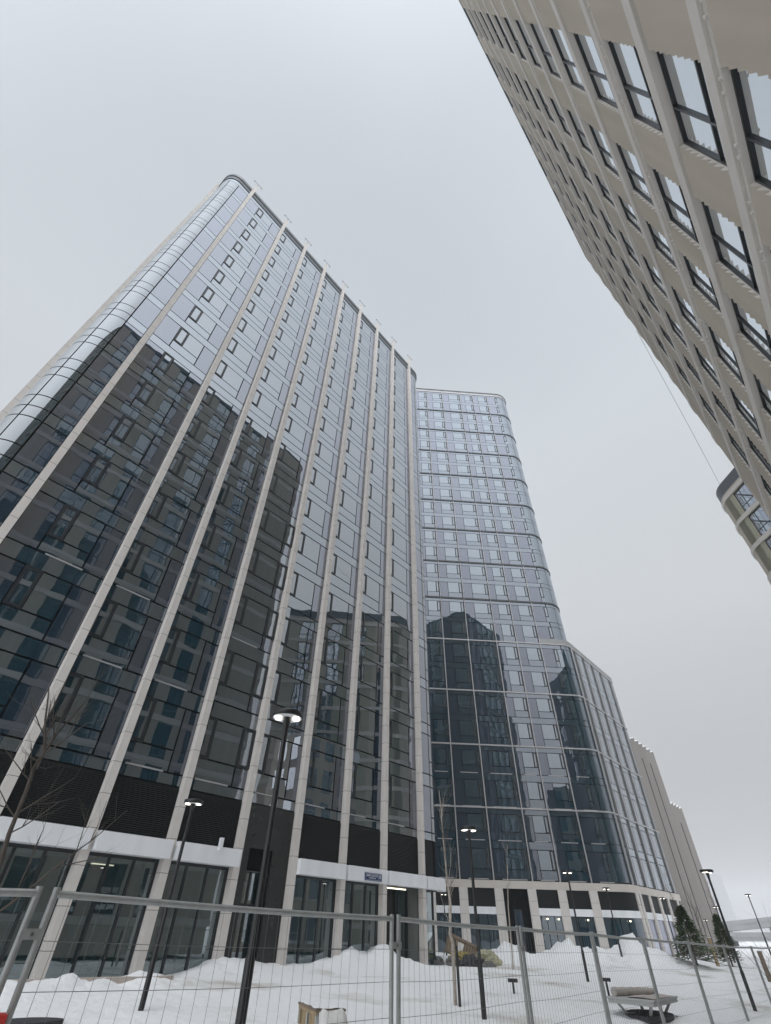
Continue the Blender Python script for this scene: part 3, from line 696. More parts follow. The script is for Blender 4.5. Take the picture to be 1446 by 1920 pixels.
# ------------------------------------------------------------------ FAR TOWER BEYOND IT (turned 45 degrees, green-tinged panels)
def green_block():
    P = D1 * 58 + N1 * 2.5
    root = thing('apartment_block', 'beige block with green-tinged panels and curved corner, peeping past the right-hand building', 'building', (P.x, P.y, 0), math.atan2(N2.y, N2.x))
    # local x along the front (coming nearer), y inward, corner at x=0
    RC = 3.0; W, DEP = 21.0, 15.0; ROOF = 42.7
    cor = [(RC - RC * math.sin(t), RC - RC * math.cos(t)) for t in [math.pi / 2 * k / 8 for k in range(9)]]
    frontp = [(0, DEP)] + cor[::-1] + [(W, 0), (W, DEP)]
    wl = MB(); wins = []
    z = ROOF - 1.75; bands = []
    while z > 1: bands.append(z); z -= 3.5
    wn = [(3.6, 5.6), (8.0, 9.8), (12.0, 14.0), (16.6, 18.6)]
    for zt in bands:
        z0 = zt - 3.5; z1 = zt - .5; p = RC
        for a, b in wn + [(W, W)]:
            g = 1.5
            if b < W:
                wl.face([(p, 0, z0), (a - g, 0, z0), (a - g, 0, z1), (p, 0, z1)], 'cladding'); wl.face([(a - g, 0, z0), (a, 0, z0), (a, 0, z1), (a - g, 0, z1)], 'cladding_green')
                wins.append((zt - a, a, .15, z0, 0, b - a, z1 - z0, dict(fr=.09, split=('v', .4), pane='glass_room', mat='dark_metal')))
                for x, y in ((a, b),):
                    wl.face([(a, 0, z0), (a, .2, z0), (a, .2, z1), (a, 0, z1)], 'cladding'); wl.face([(b, 0, z0), (b, 0, z1), (b, .2, z1), (b, .2, z0)], 'cladding'); wl.face([(a, 0, z1), (a, .2, z1), (b, .2, z1), (b, 0, z1)], 'cladding')
            else: wl.face([(p, 0, z0), (a, 0, z0), (a, 0, z1), (p, 0, z1)], 'cladding')
            p = b
        pts = [(0, DEP)] + cor[::-1]
        wl.grid([[(x, y, z0) for x, y in pts], [(x, y, z1) for x, y in pts]], 'cladding', False)
        for y in (4.5, 8, 11.5): wins.append((-500, -.06, y + 1.6, z0, -R(90), 1.6, z1 - z0, dict(fr=.09, split=('v', .4), pane='glass_room', mat='dark_metal')))
    wl.face([(W, 0, 0), (W, DEP, 0), (W, DEP, ROOF), (W, 0, ROOF)], 'cladding'); wl.face([(W, DEP, 0), (0, DEP, 0), (0, DEP, ROOF), (W, DEP, ROOF)], 'cladding')
    wl.face([(RC, .3, 0), (W, .3, 0), (W, .3, ROOF), (RC, .3, ROOF)], 'dark_metal')
    wl.build('wall', root)
    # separate low block, unseen directly; shows only as a dark mirror image in the towers
    g = MB(); WZ = 21.0
    def lp(s, n): q = D1 * s + N1 * n - P; return (q.dot(N2), q.dot(D2))
    ring = [lp(42, 8), lp(56, 8), lp(56, 14), lp(42, 14)]; ring = ring[::-1]
    for a, b in zip(ring, ring[1:] + ring[:1]):
        g.face([(*a, 0), (*b, 0), (*b, WZ), (*a, WZ)], 'cladding'); dv = Vector(b) - Vector(a); L_2 = dv.length; dv.normalize(); nn = Vector((dv.y, -dv.x)) * .04
        for fz in range(6):
            for k in range(int(L_2 / 2.6)):
                u0 = .8 + k * 2.6; q0 = Vector(a) + dv * u0 + nn; q1 = Vector(a) + dv * (u0 + 1.6) + nn
                g.face([(q0.x, q0.y, fz * 3.5 + .6), (q1.x, q1.y, fz * 3.5 + .6), (q1.x, q1.y, fz * 3.5 + 3.0), (q0.x, q0.y, fz * 3.5 + 3.0)], 'glass_room')
    g.face([(*a, WZ) for a in ring], 'parapet_metal'); g.build('low_block', root)
    for zt in bands:
        b = MB(); path_band(b, frontp[:-1], zt - .5, zt, .14, 'cladding_band'); b.build('floor_band', root)
    pr = MB(); path_band(pr, frontp[:-1], bands[0] + .3, ROOF, .02, 'parapet_metal'); pr.face([(x, y, ROOF - .05) for x, y in frontp], 'parapet_metal'); path_band(pr, frontp[:-1], bands[0], bands[0] + .32, .05, 'cladding'); pr.build('parapet', root)
    place_windows(root, wins, 100)
green_block()

# ------------------------------------------------------------------ GREY CONCRETE BLOCKS BEYOND THE PODIUM
def panel_wall(label, s0, s1, n, z, depth, crack):
    P = D1 * s0 + N1 * -20.4
    root = thing('concrete_block', label, 'building', (P.x, P.y, 0), math.atan2(D1.y, D1.x), 'blank concrete blocks beyond the podium')
    w_ = (s1 - s0) / n
    m = MB()
    SD = .24
    for k in range(n):      # saw-tooth plan and parapet: every panel is turned a little towards the viewer
        a, b = k * w_, (k + 1) * w_; za, zb = z - .30, z + .28
        m.face([(a, 0, -.5), (b, -SD, -.5), (b, -SD, zb), (a, 0, za)], 'concrete')
        m.face([(b, -SD, -.5), (b, 0, -.5), (b, 0, zb), (b, -SD, zb)], 'concrete')
        m.face([(a, 0, za), (b, -SD, zb), (b, .3, zb), (a, .3, za)], 'concrete'); m.face([(b, 0, z - .4), (b, .3, z - .4), (b, .3, zb), (b, 0, zb)], 'concrete'); m.face([(a, .3, z - .6), (b, .3, z - .6), (b, .3, zb), (a, .3, za)], 'concrete')
    L = s1 - s0
    m.face([(0, 0, z - .02), (L, 0, z - .02), (L, depth, z - .02), (0, depth, z - .02)], 'concrete'); m.face([(0, 0, -.5), (0, 0, z), (0, depth, z), (0, depth, -.5)], 'concrete')
    m.face([(L, 0, -.5), (L, depth, -.5), (L, depth, z), (L, 0, z)], 'concrete'); m.face([(L, depth, -.5), (0, depth, -.5), (0, depth, z), (L, depth, z)], 'concrete')
    m.build('panel_wall', root)
    c = MB(); 
    for s in crack:
        k = int(s / w_); yo = -SD * (s / w_ - k); c.box(s - .12, s + .12, yo - .035, yo + .05, 0, z - 2.2, 'dark_metal')
    c.build('joint', root)
    sn = MB()
    for k in range(n):
        a, b = k * w_ + .1, (k + 1) * w_ - .02; za, zb = z - .24, z + .29
        sn.face([(a, -.01, za), (b, -SD + .01, zb), (b, -SD + .03, zb + .10), (a, .02, za + .06)], 'snow'); sn.face([(a, .02, za + .06), (b, -SD + .03, zb + .10), (b, .28, zb + .10), (a, .28, za + .06)], 'snow')
    sn.build('snow_cap', root)
panel_wall('blank grey concrete block with stepped roofline, directly right of the glass podium', 78.6, 89.2, 6, 23.7, 14, (6.75, 3.2))
panel_wall('lower blank concrete block, farthest right of the two', 89.25, 95.3, 4, 16.9, 10, (2.7,))


# ------------------------------------------------------------------ LAMPS
def lamp_proto():
    p = MB(); p.lathe([(.062, -.9), (.062, 1.02), (.046, 1.06), (.040, 3.78)], 'black_paint', 16)
    h = MB(); h.lathe([(.0, 4.0), (.20, 4.0), (.248, 3.985), (.25, 3.905), (.235, 3.900)], 'black_paint', 36); h.lathe([(.040, 3.70), (.075, 3.905)], 'black_paint', 16)
    u = MB(); u.lathe([(.235, 3.902), (.07, 3.905)], 'white_panel', 36)
    return p.mesh('pole'), h.mesh('lamp_head'), u.mesh('diffuser')
LP, LH_, LU = lamp_proto()
LED = MB(); LED.box(-.045, .045, -.09, .09, 0, .006, 'led'); LED = LED.mesh('light_strip')
def lamp(az, r, ztop, label, rz=.5, lit=True):
    p = at(az, r)
    t = thing('street_lamp', label, 'street lamp', (p.x, p.y, ztop - 4.0), rz, 'black disc-headed street lamps')
    link('pole', LP, t); h = link('lamp_head', LH_, t); link('diffuser', LU, h)
    if lit:
        for sx in (-.145, .145): link('light_strip', LED, h, (sx, 0, 3.892))
    return t
lamp(-10.8, 8.2, 4.40, 'large lit disc-headed street lamp, nearest of all, in front of the dark glass tower', R(8))
lamp(-18.7, 15.8, 4.31, 'lit street lamp standing left of the nearest lamp, before the white fascia', R(5))
lamp(9.3, 17.3, 4.16, 'lit street lamp in the middle, beside the thin white birch', R(20))
lamp(18.08, 31.1, 4.2, 'lit street lamp on the snow heap left of the splayed-leg bench', R(10))
lamp(21.16, 45.6, 4.39, 'lit street lamp behind the grey bench, before the rounded podium corner', R(0))
lamp(29.58, 27.3, 3.86, 'street lamp at right rising between the two spruces, its pole closest on that side', R(40))
lamp(23.8, 91, 4.7, 'small distant street lamp under the podium stone band, in front of its narrow bays', R(0))
lamp(25.5, 61.5, 4.6, 'distant street lamp just left of the larger spruce', R(0))
lamp(31.95, 63.7, 4.9, 'rightmost street lamp, standing against the flyover', R(0))
lamp(29.35, 64.3, 4.1, 'thin far street lamp between concrete wall and smaller spruce', R(0))
lamp(28.27, 82.9, 3.6, 'short far street lamp against the foot of the concrete wall', R(0))
lamp(6.45, 50, 4.2, 'distant street lamp seen past the end of the dark tower, left of the birch trunk', R(0))

# ------------------------------------------------------------------ TEMPORARY MESH FENCE
J = [(-28.4, 5.27, 1.91), (1.9, 7.32, 1.86), (13.0, 10.19, 1.82), (19.1, 13.37, 1.79), (23.1, 16.67, 1.735), (26.46, 20.04, 1.685), (28.9, 23.45, 1.615), (30.8, 26.88, 1.58), (32.25, 30.3, 1.57), (33.45, 33.8, 1.56)]
J = [(-64, 5.5, 1.86)] + J
FL = ['left end fence panel, cut by the frame beside the red clamp', 'largest fence panel, spanning from the double pole at left to the middle pole', 'fence panel in front of the birch and the toppled crate',
      'fence panel right of the birch, before the first low bollard', 'fence panel crossing in front of the left half of the bench', 'fence panel just right of the bench, before the snow heap',
      'fence panel standing in front of the larger spruce', 'fence panel at the foot of the right-hand lamp', 'fence panel just beyond the right-hand lamp', 'farthest fence panel, at the right frame edge']
def fence(i):
    (a0, r0, t0), (a1, r1, t1) = J[i], J[i + 1]
    A, B = at(a0, r0), at(a1, r1); d = (B - A).normalized(); g = .062
    A2, B2 = A + d * g, B - d * g; A2.z = t0; B2.z = t1
    mid = (A2 + B2) / 2
    root = thing('site_fence', FL[i], 'fence', (A2.x, A2.y, 0), math.atan2(d.y, d.x), 'galvanised mesh fence panels in a row')
    L = Vector((B2.x - A2.x, B2.y - A2.y, 0)).length; H = 2.0
    for x, z in ((0, t0), (L, t1)):
        p = MB(); p.tube([(0, 0, z - H - .3), (0, 0, z)], .0245, 'galvanised', 10); link('post', p.mesh('post'), root, (x, 0, 0))
    k = MB(); sag = .012; n = 12
    k.tube([(L * q / n, 0, t0 + (t1 - t0) * q / n - .04 - sag * math.sin(math.pi * q / n)) for q in range(n + 1)], .024, 'galvanised', 8); k.build('top_rail', root)
    k = MB(); k.tube([(0, 0, t0 - 1.93), (L, 0, t1 - 1.93)], .019, 'galvanised', 8); k.build('bottom_rail', root)
    m = MB(); n = 30; rw = .0019 if i < 4 else .0017
    def sg(x, zf): return .018 * math.sin(x * 2.1 + i) * math.sin(math.pi * zf)
    for q in range(1, n):
        x = L * q / n; z1 = t0 + (t1 - t0) * q / n - .05
        pts = [(x + .004 * math.sin(q * 3.7 + zf * 5), sg(x, zf), z1 - 1.88 * zf) for zf in (0, .33, .66, 1)]
        m.tube(pts, rw, 'wire', 4, False)
    for zf in (.135, .275, .42, .56, .70, .85):
        pts = [(L * q / 14, sg(L * q / 14, zf) + .004, t0 + (t1 - t0) * q / 14 - .05 - 1.88 * zf - .012 * math.sin(math.pi * q / 14 + zf)) for q in range(15)]
        m.tube(pts, rw * 1.15, 'wire', 4, False)
    m.build('mesh_infill', root)
    # clamp to the next panel
    c = MB(); zc = t1 - .27; c.obox((L + g, 0, zc), (.075, 0, 0), (0, .028, 0), (0, 0, .030), 'galvanised'); c.tube([(L + g, -.03, zc), (L + g, -.042, zc)], .012, 'wire', 8); c.build('clamp', root)
    return root
for i in range(len(FL)): fence(i)
# red block strapped to the left pole
p = at(-28.9, 5.17)
t = thing('red_block', 'red plastic block fixed to the double fence pole in the lower left corner', 'block', (p.x - .02, p.y - .01, 1.15), math.radians(35))
m = MB(); m.box(-.11, .11, -.07, .07, -.10, .10, 'red_plastic'); m.box(-.12, .12, -.08, .08, -.16, -.10, 'red_plastic'); m.build('block', t)
m = MB(); m.box(-.04, .04, -.075, .0, .0, .06, 'red_plastic'); m.lathe([(.02, .1), (.03, .1), (.03, .115), (.02, .115)], 'galvanised', 12); m.build('socket', t)

# ------------------------------------------------------------------ TREES
def branch(mb, p, d, L, r, depth, mat, rng, up=.12, spread=.55):
    n = 4; pts = [p]; q = Vector(p); dd = Vector(d).normalized()
    for k in range(n):
        dd = (dd + Vector((rng.gauss(0, .10), rng.gauss(0, .10), rng.gauss(up, .06)))).normalized(); q = q + dd * (L / n); pts.append(q.copy())
    rad = [r * (1 - .55 * k / n) for k in range(n + 1)]
    mb.tube(pts, rad, mat, 6 if r > .01 else 4, False)
    if depth == 0: return
    for k in range(rng.randint(3, 5)):
        a = rng.randint(1, n); b = pts[a]
        base = (pts[a] - pts[a - 1]).normalized()
        side = Vector((rng.gauss(0, 1), rng.gauss(0, 1), rng.gauss(.1, .5))); side = (side - base * side.dot(base)).normalized()
        branch(mb, b, base * rng.uniform(.6, 1.0) + side * spread * rng.uniform(.8, 1.4), L * rng.uniform(.42, .7), rad[a] * .55, depth - 1, mat, rng, up, spread)
def P3(az, el, r): v = at(az, r); v.z = EYE + el * r; return v
rng = random.Random(11)
b0 = at(-32.2, 9.6); gz = ground_z(b0.x, b0.y)
tr = thing('bare_tree', 'slender leafless young tree with forked trunk at the left edge', 'tree', (b0.x, b0.y, gz))
m = MB(); off = Vector((b0.x, b0.y, gz))
tp = [Vector((0, 0, -.3))] + [P3(a, e_, r_) - off for a, e_, r_ in ((-32.3, .0, 9.6), (-32.57, .062, 9.65), (-32.9, .0975, 9.7), (-33.1, .154, 9.75), (-33.35, .1835, 9.8), (-33.1, .205, 9.8))]
m.tube(tp, [.042, .037, .034, .031, .028, .025, .022], 'bark', 10); m.build('trunk', tr)
m = MB()
for tgt, rr in ((P3(-34.9, .3, 9.6) - off, .022), (P3(-32.0, .29, 10.0) - off, .022), (P3(-30.6, .25, 9.6) - off, .014)):
    branch(m, tp[-1], tgt - tp[-1], (tgt - tp[-1]).length * 1.1, rr, 3, 'bark', rng, .10, .5)
for k in range(7):
    a = tp[3].lerp(tp[6], rng.random()); branch(m, a, Vector((rng.gauss(0, 1), rng.gauss(0, 1), .7)), rng.uniform(.5, .9), .011, 2, 'bark', rng, .12, .6)
lo = P3(-32.3, .01, 9.4) - off
l1 = [P3(-32.2, -.005, 9.5) - off, P3(-30.6, .02, 9.2) - off, P3(-28.6, .06, 8.9) - off, P3(-27.4, .083, 8.7) - off]
m.tube(l1, [.02, .016, .012, .009], 'bark', 8)
branch(m, l1[-1], P3(-24.6, .12, 8.5) - l1[-1] - off, .75, .010, 2, 'bark', rng, .06, .5)
branch(m, l1[-1], Vector((.05, .1, 1)), .45, .008, 2, 'bark', rng, .06, .6)
branch(m, l1[2], P3(-25.8, .085, 8.6) - l1[2] - off, .6, .009, 2, 'bark', rng, .03, .5)
branch(m, l1[1], Vector((.1, 0, 1)), .8, .012, 2, 'bark', rng, .05, .5)
m.build('crown', tr)

def thin_tree(label, pts, r0, mat, seed, ntw, tw):
    rng = random.Random(seed); b = pts[0]; off = Vector((b.x, b.y, b.z))
    t = thing('birch_tree' if mat == 'birch_bark' else 'young_tree', label, 'tree', b)
    q = [p - off for p in pts]; n = len(q)
    m = MB(); m.tube(q, [r0 * (1 - .85 * k / (n - 1)) for k in range(n)], mat, 8); m.build('trunk', t)
    m = MB()
    for k in range(ntw):
        f = rng.uniform(.28, .97) * (n - 1); i = int(f); a = q[i].lerp(q[min(i + 1, n - 1)], f - i)
        branch(m, a, Vector((rng.gauss(0, .5), rng.gauss(0, .5), 1.1)), tw * rng.uniform(.5, 1.1), r0 * .16, 1, mat if k % 2 else 'bark', rng, .1, .4)
    m.build('crown', t)
r_ = 19.4
thin_tree('thin pale birch with a crooked white trunk, in front of the podium', [P3(6.98, -.082, r_), P3(7.04, -.01, r_), P3(6.86, .0, r_), P3(7.05, .037, r_), P3(6.86, .064, r_), P3(6.76, .106, r_), P3(6.65, .133, r_), P3(6.62, .171, r_), P3(6.5, .2, r_)], .055, 'birch_bark', 3, 22, .9)
r_ = 33
thin_tree('hair-thin bare sapling right of the birch, before the black entrance', [P3(12.1, -.04, r_), P3(12.18, -.017, r_), P3(12.31, .034, r_), P3(12.74, .095, r_), P3(12.95, .115, r_)], .045, 'birch_bark', 5, 12, .6)
r_ = 70
for k, (a, e_) in enumerate(((26.3, .075), (27.6, .06), (29.3, .055))):
    thin_tree(['tall bare sapling directly behind the larger spruce', 'bare sapling rising in front of the concrete wall', 'bare sapling behind the smaller spruce'][k], [P3(a, -.02, r_), P3(a + .1, .0, r_), P3(a + .05, .03, r_), P3(a - .1, e_, r_)], .07, 'bark', 20 + k, 16, 1.5)
stk = at(7.35, 19.2); m = MB(); m.box(-.035, .035, -.035, .035, -.4, 1.35, 'black_paint'); m.box(-.035, -.005, .0, .03, 1.35, 1.5, 'black_paint'); o = m.build('tree_stake'); o.location = (stk.x, stk.y, .1)
tag(o, 'short black stake beside the birch trunk', 'stake')

def spruce(label, az, r, zt, wid, seed, n=4000):
    rng = random.Random(seed); p = at(az, r); g = ground_z(p.x, p.y); H = zt - g
    t = thing('spruce_tree', label, 'tree', (p.x, p.y, g), 0, 'spruces by the concrete wall')
    m = MB(); m.tube([(0, 0, -.2), (.02, 0, H * .5), (0, 0, H)], [.07, .045, .008], 'bark', 8); m.build('trunk', t)
    m = MB()
    for k in range(n):
        f = rng.random() ** .75; z = .12 * H + f * .88 * H; th = rng.uniform(0, 6.283)
        lob = .78 + .22 * math.sin(th * 3 + z * 5) + .15 * math.sin(z * 9 + th)
        R_ = wid * (1 - (z / H)) ** .85 * lob + .03; rr = R_ * rng.uniform(.35, 1.05)
        c = Vector((rr * math.cos(th), rr * math.sin(th), z - .12 * rr + rng.gauss(0, .04)))
        d = Vector((math.cos(th), math.sin(th), rng.uniform(-.35, .25))).normalized(); s_ = d.cross(Vector((0, 0, 1))).normalized()
        l = rng.uniform(.12, .26) * (1.2 if rr > .8 * R_ else 1); w_ = rng.uniform(.02, .05); up = Vector((0, 0, rng.uniform(-.04, .04)))
        mt = 'needles_dry' if rng.random() < (.35 if (z < .45 * H and math.cos(th - 3.6) > .3) else .04) else 'needles'
        m.face([c - s_ * w_ + up, c + s_ * w_ - up, c + d * l + s_ * w_ * .3, c + d * l - s_ * w_ * .3], mt)
    for k in range(46):      # branch tips drooping onto the snow
        th = rng.uniform(0, 6.283); z = rng.uniform(.1, .5) * H * .6; R_ = wid * (1 - z / H) * rng.uniform(.9, 1.25)
        m.tube([(0, 0, z + .15), (R_ * .6 * math.cos(th), R_ * .6 * math.sin(th), z), (R_ * math.cos(th), R_ * math.sin(th), z - .1)], [.02, .012, .004], 'bark', 4, False)
    m.build('crown', t)
spruce('larger green spruce with a browning lower side, right of the podium', 26.65, 48, 3.45, 1.6, 4)
spruce('smaller darker spruce farther right, behind the right-hand lamp pole', 29.1, 58, 3.3, 1.05, 8, 3000)
rng = random.Random(31); p = at(33.0, 34); g = ground_z(p.x, p.y)
t = thing('bare_shrub', 'leafless pale shrub cut by the right frame edge', 'shrub', (p.x, p.y, g)); m = MB()
for k in range(12): branch(m, Vector((rng.gauss(0, .2), rng.gauss(0, .2), -.1)), Vector((rng.gauss(0, .5), rng.gauss(0, .5), 1)), rng.uniform(1.4, 2.4), .014, 2, 'bark', rng, .08, .45)
m.build('branches', t)

# ------------------------------------------------------------------ THINGS ON THE SNOW
# low lounge bench with splayed legs and a rolled mat
c0 = Vector((7.5, 17.9, 0)); eu = (Vector((6.6, 18.9, 0)) - c0); ev = (Vector((8.97, 19.6, 0)) - c0); U, V = eu.normalized(), ev.normalized(); Lu, Lv = eu.length, ev.length
ZT = .47
t = thing('bench', 'low square grey bench with splayed legs, standing in a hollow in the snow', 'bench', (c0.x, c0.y, 0))
def tp_(u, v, z): return tuple(U * u + V * v + Vector((0, 0, z)))
m = MB(); cc = U * Lu / 2 + V * Lv / 2
m.obox((cc.x, cc.y, ZT - .015), U * Lu / 2, V * Lv / 2, (0, 0, .015), 'bench_grey'); m.obox((cc.x, cc.y, ZT - .075), U * (Lu / 2 - .03), V * (Lv / 2 - .03), (0, 0, .045), 'bench_grey'); m.build('seat', t)
for u, v, du, dv in ((.18, .25, .28, .35), (Lu - .18, .25, -.28, .35), (.18, Lv - .25, .28, -.35), (Lu - .18, Lv - .25, -.28, -.35)):
    m = MB(); A = Vector(tp_(u, v, ZT - .09)); B = Vector(tp_(u + du, v + dv, -.05)); dd = (B - A)
    m.obox((A + B) / 2, dd / 2, dd.cross(Vector((0, 0, 1))).normalized() * .035, dd.cross(dd.cross(Vector((0, 0, 1)))).normalized() * .02, 'bench_grey'); m.build('leg', t)
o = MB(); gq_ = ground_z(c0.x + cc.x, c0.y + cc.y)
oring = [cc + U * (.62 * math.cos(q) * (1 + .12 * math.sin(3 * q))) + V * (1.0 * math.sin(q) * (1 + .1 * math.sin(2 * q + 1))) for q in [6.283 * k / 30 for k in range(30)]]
o.face([(v.x, v.y, gq_ + .035) for v in oring], 'dark_rubble_shade'); o.grid([[(v.x, v.y, gq_ - .2) for v in oring], [(v.x, v.y, gq_ + .035) for v in oring]], 'dark_rubble_shade', False, True)
o.build('bench_shade', t)  # dark oval sheet put in as the shade under the bench
rl = thing('rolled_mat', 'pale rolled netting lying across the grey bench', 'roll', (c0.x, c0.y, ZT))
m = MB(); rows = []
A = Vector(tp_(Lu - .12, .35, .09)); B = Vector(tp_(Lu * .42, Lv - .35, .075)); dd = (B - A).normalized(); sv = dd.cross(Vector((0, 0, 1))).normalized(); upv = Vector((0, 0, 1))
for k in range(15):
    f = k / 14; c = A.lerp(B, f); rr = (.095 + .008 * math.sin(k * 2.3)) * (1 if f < .6 else 1 - (f - .6) * .5)
    rows.append([c + (sv * math.cos(a) * 1.15 + upv * math.sin(a)) * rr for a in [6.283 * j / 14 for j in range(14)]])
m.grid(rows, 'netting', True, True); m.face(rows[0], 'netting'); m.face(rows[-1][::-1], 'netting'); m.build('roll', rl)
m = MB(); m.grid([[Vector(tp_(.05 + .1 * a, .3 + .22 * b, .012 + .05 * math.exp(-((a - 4) ** 2) / 8) * math.sin(b * .5 + .6) ** 2)) for b in range(8)] for a in range(9)], 'netting', True); m.build('loose_sheet', rl)
# small T-shaped bollard lights
def bollard(az, r, label):
    p = at(az, r); g = EYE + {0: -.0589}.get(0) * 0
    t = thing('bollard_light', label, 'bollard', (p.x, p.y, EYE - (.049 if az < 15 else .044) * r), R(-az), 'low black T-shaped bollard lights')
    m = MB(); m.box(-.035, .035, -.03, .03, -.5, -.05, 'black_paint'); m.build('post', t)
    m = MB(); m.box(-.17, .17, -.06, .06, -.06, .04, 'black_paint'); m.box(-.175, .175, -.065, .065, .04, .055, 'snow'); m.build('head', t)
bollard(11.95, 23.5, 'low black T-shaped bollard light poking out of the snow right of the middle lamp')
bollard(19.5, 25.5, 'low black T-shaped bollard light beside the left end of the bench')
# wooden crate and white sack near the fence
t = thing('wooden_crate', 'half-buried slatted wooden crate with a snow-dusted lid, in the foreground snow', 'crate', (-1.09, 13.75, .14), math.atan2(1.35, -.53))
m = MB()
for k in range(13):
    x = .06 + k * .1
    if k % 6 != 5: m.box(x, x + .075, .0, .03, .04, .30, 'wood')
m.build('slats', t)
m = MB(); m.box(0, 1.38, -.02, .045, -.02, .05, 'bench_grey'); m.box(0, 1.38, -.02, .045, .285, .34, 'wood'); 
for x in (0, .66, 1.32): m.box(x, x + .07, -.022, .04, -.25, .33, 'bench_grey')
m.box(0, 1.38, -.55, -.50, -.1, .33, 'wood'); m.build('frame', t)
m = MB(); m.box(-.02, 1.40, -.58, .06, .34, .375, 'wood_brown'); m.build('lid', t)
m = MB(); m.grid([[(x_ * .155 + .0, -.57 + y_ * .1, .377 + .02 * random.random()) for y_ in range(7)] for x_ in range(10)], 'snow', True); m.build('snow_cap', t)
t = thing('white_sack', 'crumpled white builder sack slumped against the wooden crate', 'sack', (-.78, 13.45, .20), R(10))
m = MB(); rows = []
for k in range(9):
    z = k / 8; rr = .27 + .03 * math.sin(z * 5) - .05 * (z > .9)
    rows.append([((rr + .02 * math.sin(3 * a + z * 4)) * (abs(math.cos(a)) ** .5 * (1 if math.cos(a) > 0 else -1)), (rr + .025 * math.sin(5 * a + z * 7)) * (abs(math.sin(a)) ** .5 * (1 if math.sin(a) > 0 else -1)), -.1 + z * .44 + .03 * math.sin(a * 2 + 1) * z) for a in [6.283 * j / 24 for j in range(24)]])
m.grid(rows, 'sack', True, True); m.grid([rows[-1], [(x * .85, y * .85, z - .06) for x, y, z in rows[-1]], [(x * .3, y * .3, .18) for x, y, z in rows[-1]]], 'sack', True, True); m.build('bag', t)
# dark hatch in the trodden snow at lower left
def oval(name, mat, az, r, a, b, label, cat, dz=.03):
    p = at(az, r); m = MB(); rg = random.Random(5)
    ring = [(a * math.cos(q) * (1 + .08 * math.sin(3 * q + 1)), b * math.sin(q) * (1 + .1 * math.sin(2 * q)), 0) for q in [6.283 * k / 28 for k in range(28)]]
    m.face([(x, y, dz) for x, y, z in ring], mat); m.grid([[(x, y, -.3) for x, y, z in ring], [(x, y, dz) for x, y, z in ring]], mat, False, True)
    o = m.build(name); o.location = (p.x, p.y, ground_z(p.x, p.y)); o.rotation_euler = (0, 0, R(-az)); tag(o, label, cat)
oval('rubber_mat', 'dark_rubble_shade', -26.6, 14.6, .62, .42, 'black oval mat lying on the snow behind the left fence pole', 'mat', .05)
# low planter wall showing through the snow
def low_wall(label, pts, h):
    t = MB(); P = [Vector((x, y, 0)) for x, y in pts]
    for a, b in zip(P, P[1:]):
        d = (b - a).normalized(); n = Vector((d.y, -d.x, 0)); c = (a + b) / 2
        t.obox((c.x, c.y, h / 2 - .1), (b - a) / 2, n * .14, (0, 0, h / 2 + .1), 'wall_low')
    o = t.build('planter_wall'); tag(o, label, 'low wall')
low_wall('low beige planter wall half buried in snow at left, behind the black mat', [(-11.5, 14.0), (-8.6, 17.0), (-5.9, 19.35)], .64)
# toppled wooden cable crate with straw, rubble and tarpaulin
p = at(7.7, 36.5); g = ground_z(p.x, p.y)
t = thing('slatted_crate', 'toppled brown slatted crate on the rubble heap behind the birch', 'crate', (p.x, p.y, g + .52), 0)
t.rotation_euler = (R(-14), R(20), R(-8))
m = MB()
for k in range(11):
    x = -.8 + k * .15; m.box(x, x + .11, -.35, -.31, -.42, .42, 'wood_brown')
for k in range(5): m.box(-.84, -.80, -.32 + k * .15, -.21 + k * .15, -.42, .42, 'wood_brown')
m.box(-.80, .86, -.30, -.05, -.40, .40, 'wood')
m.build('slats', t)
m = MB(); m.box(-.85, .88, -.39, -.35, .32, .44, 'wood_brown'); m.box(-.85, .88, -.39, -.35, -.44, -.34, 'wood_brown'); m.box(-.85, .88, -.3, .42, .40, .44, 'wood_brown'); m.build('frame', t)
m = MB(); m.box(-.2, .12, -.41, -.392, -.2, .22, 'sack'); m.build('paper_label', t)
def blob(name, mat, pos, s, label, cat, seed, group=None):
    rg = random.Random(seed); m = MB(); rows = []
    for i in range(19):
        th = math.pi * i / 18; row = []
        for j in range(30):
            ph = 6.283 * j / 30; v = Vector((math.sin(th) * math.cos(ph), math.sin(th) * math.sin(ph), math.cos(th)))
            k = 1 + .35 * mnoise.noise(v * 1.6 + Vector((seed, 0, 0))) + .24 * mnoise.noise(v * 4 + Vector((0, seed, 0))) + .16 * mnoise.noise(v * 9 + Vector((0, seed, 3))); row.append((v.x * s[0] * k, v.y * s[1] * k, v.z * s[2] * k))
        rows.append(row)
    m.grid(rows, mat, False, True); o = m.build(name); o.location = pos; tag(o, label, cat, group)
def near(az, r, dz): p = at(az, r); return (p.x, p.y, ground_z(p.x, p.y) + dz)
blob('straw_bundle', 'straw', near(7.6, 36, .2), (.62, .4, .4), 'yellowish straw bundle under the toppled brown crate', 'straw', 2)
blob('boulder', 'rock', near(7.0, 35.6, .1), (.42, .35, .28), 'grey boulder left of the straw bundle on the heap', 'rock', 3)
blob('boulder', 'rock', near(5.6, 36, .08), (.38, .3, .25), 'grey boulder left of the birch trunk at the heap foot', 'rock', 6)
blob('boulder', 'rock', near(4.9, 37, .15), (.32, .25, .2), 'small boulder on the crest of the rubble heap, leftmost', 'rock', 9)
blob('rubble_pile', 'dark_rubble_shade', near(8.6, 35.4, .08), (.62, .45, .34), 'dark rubble pile beside the middle lamp pole', 'rubble', 4)
blob('tarp_bundle', 'tarp', near(9.8, 36.5, .2), (.75, .4, .38), 'beige tarpaulin bundle right of the middle lamp pole', 'tarp', 7)
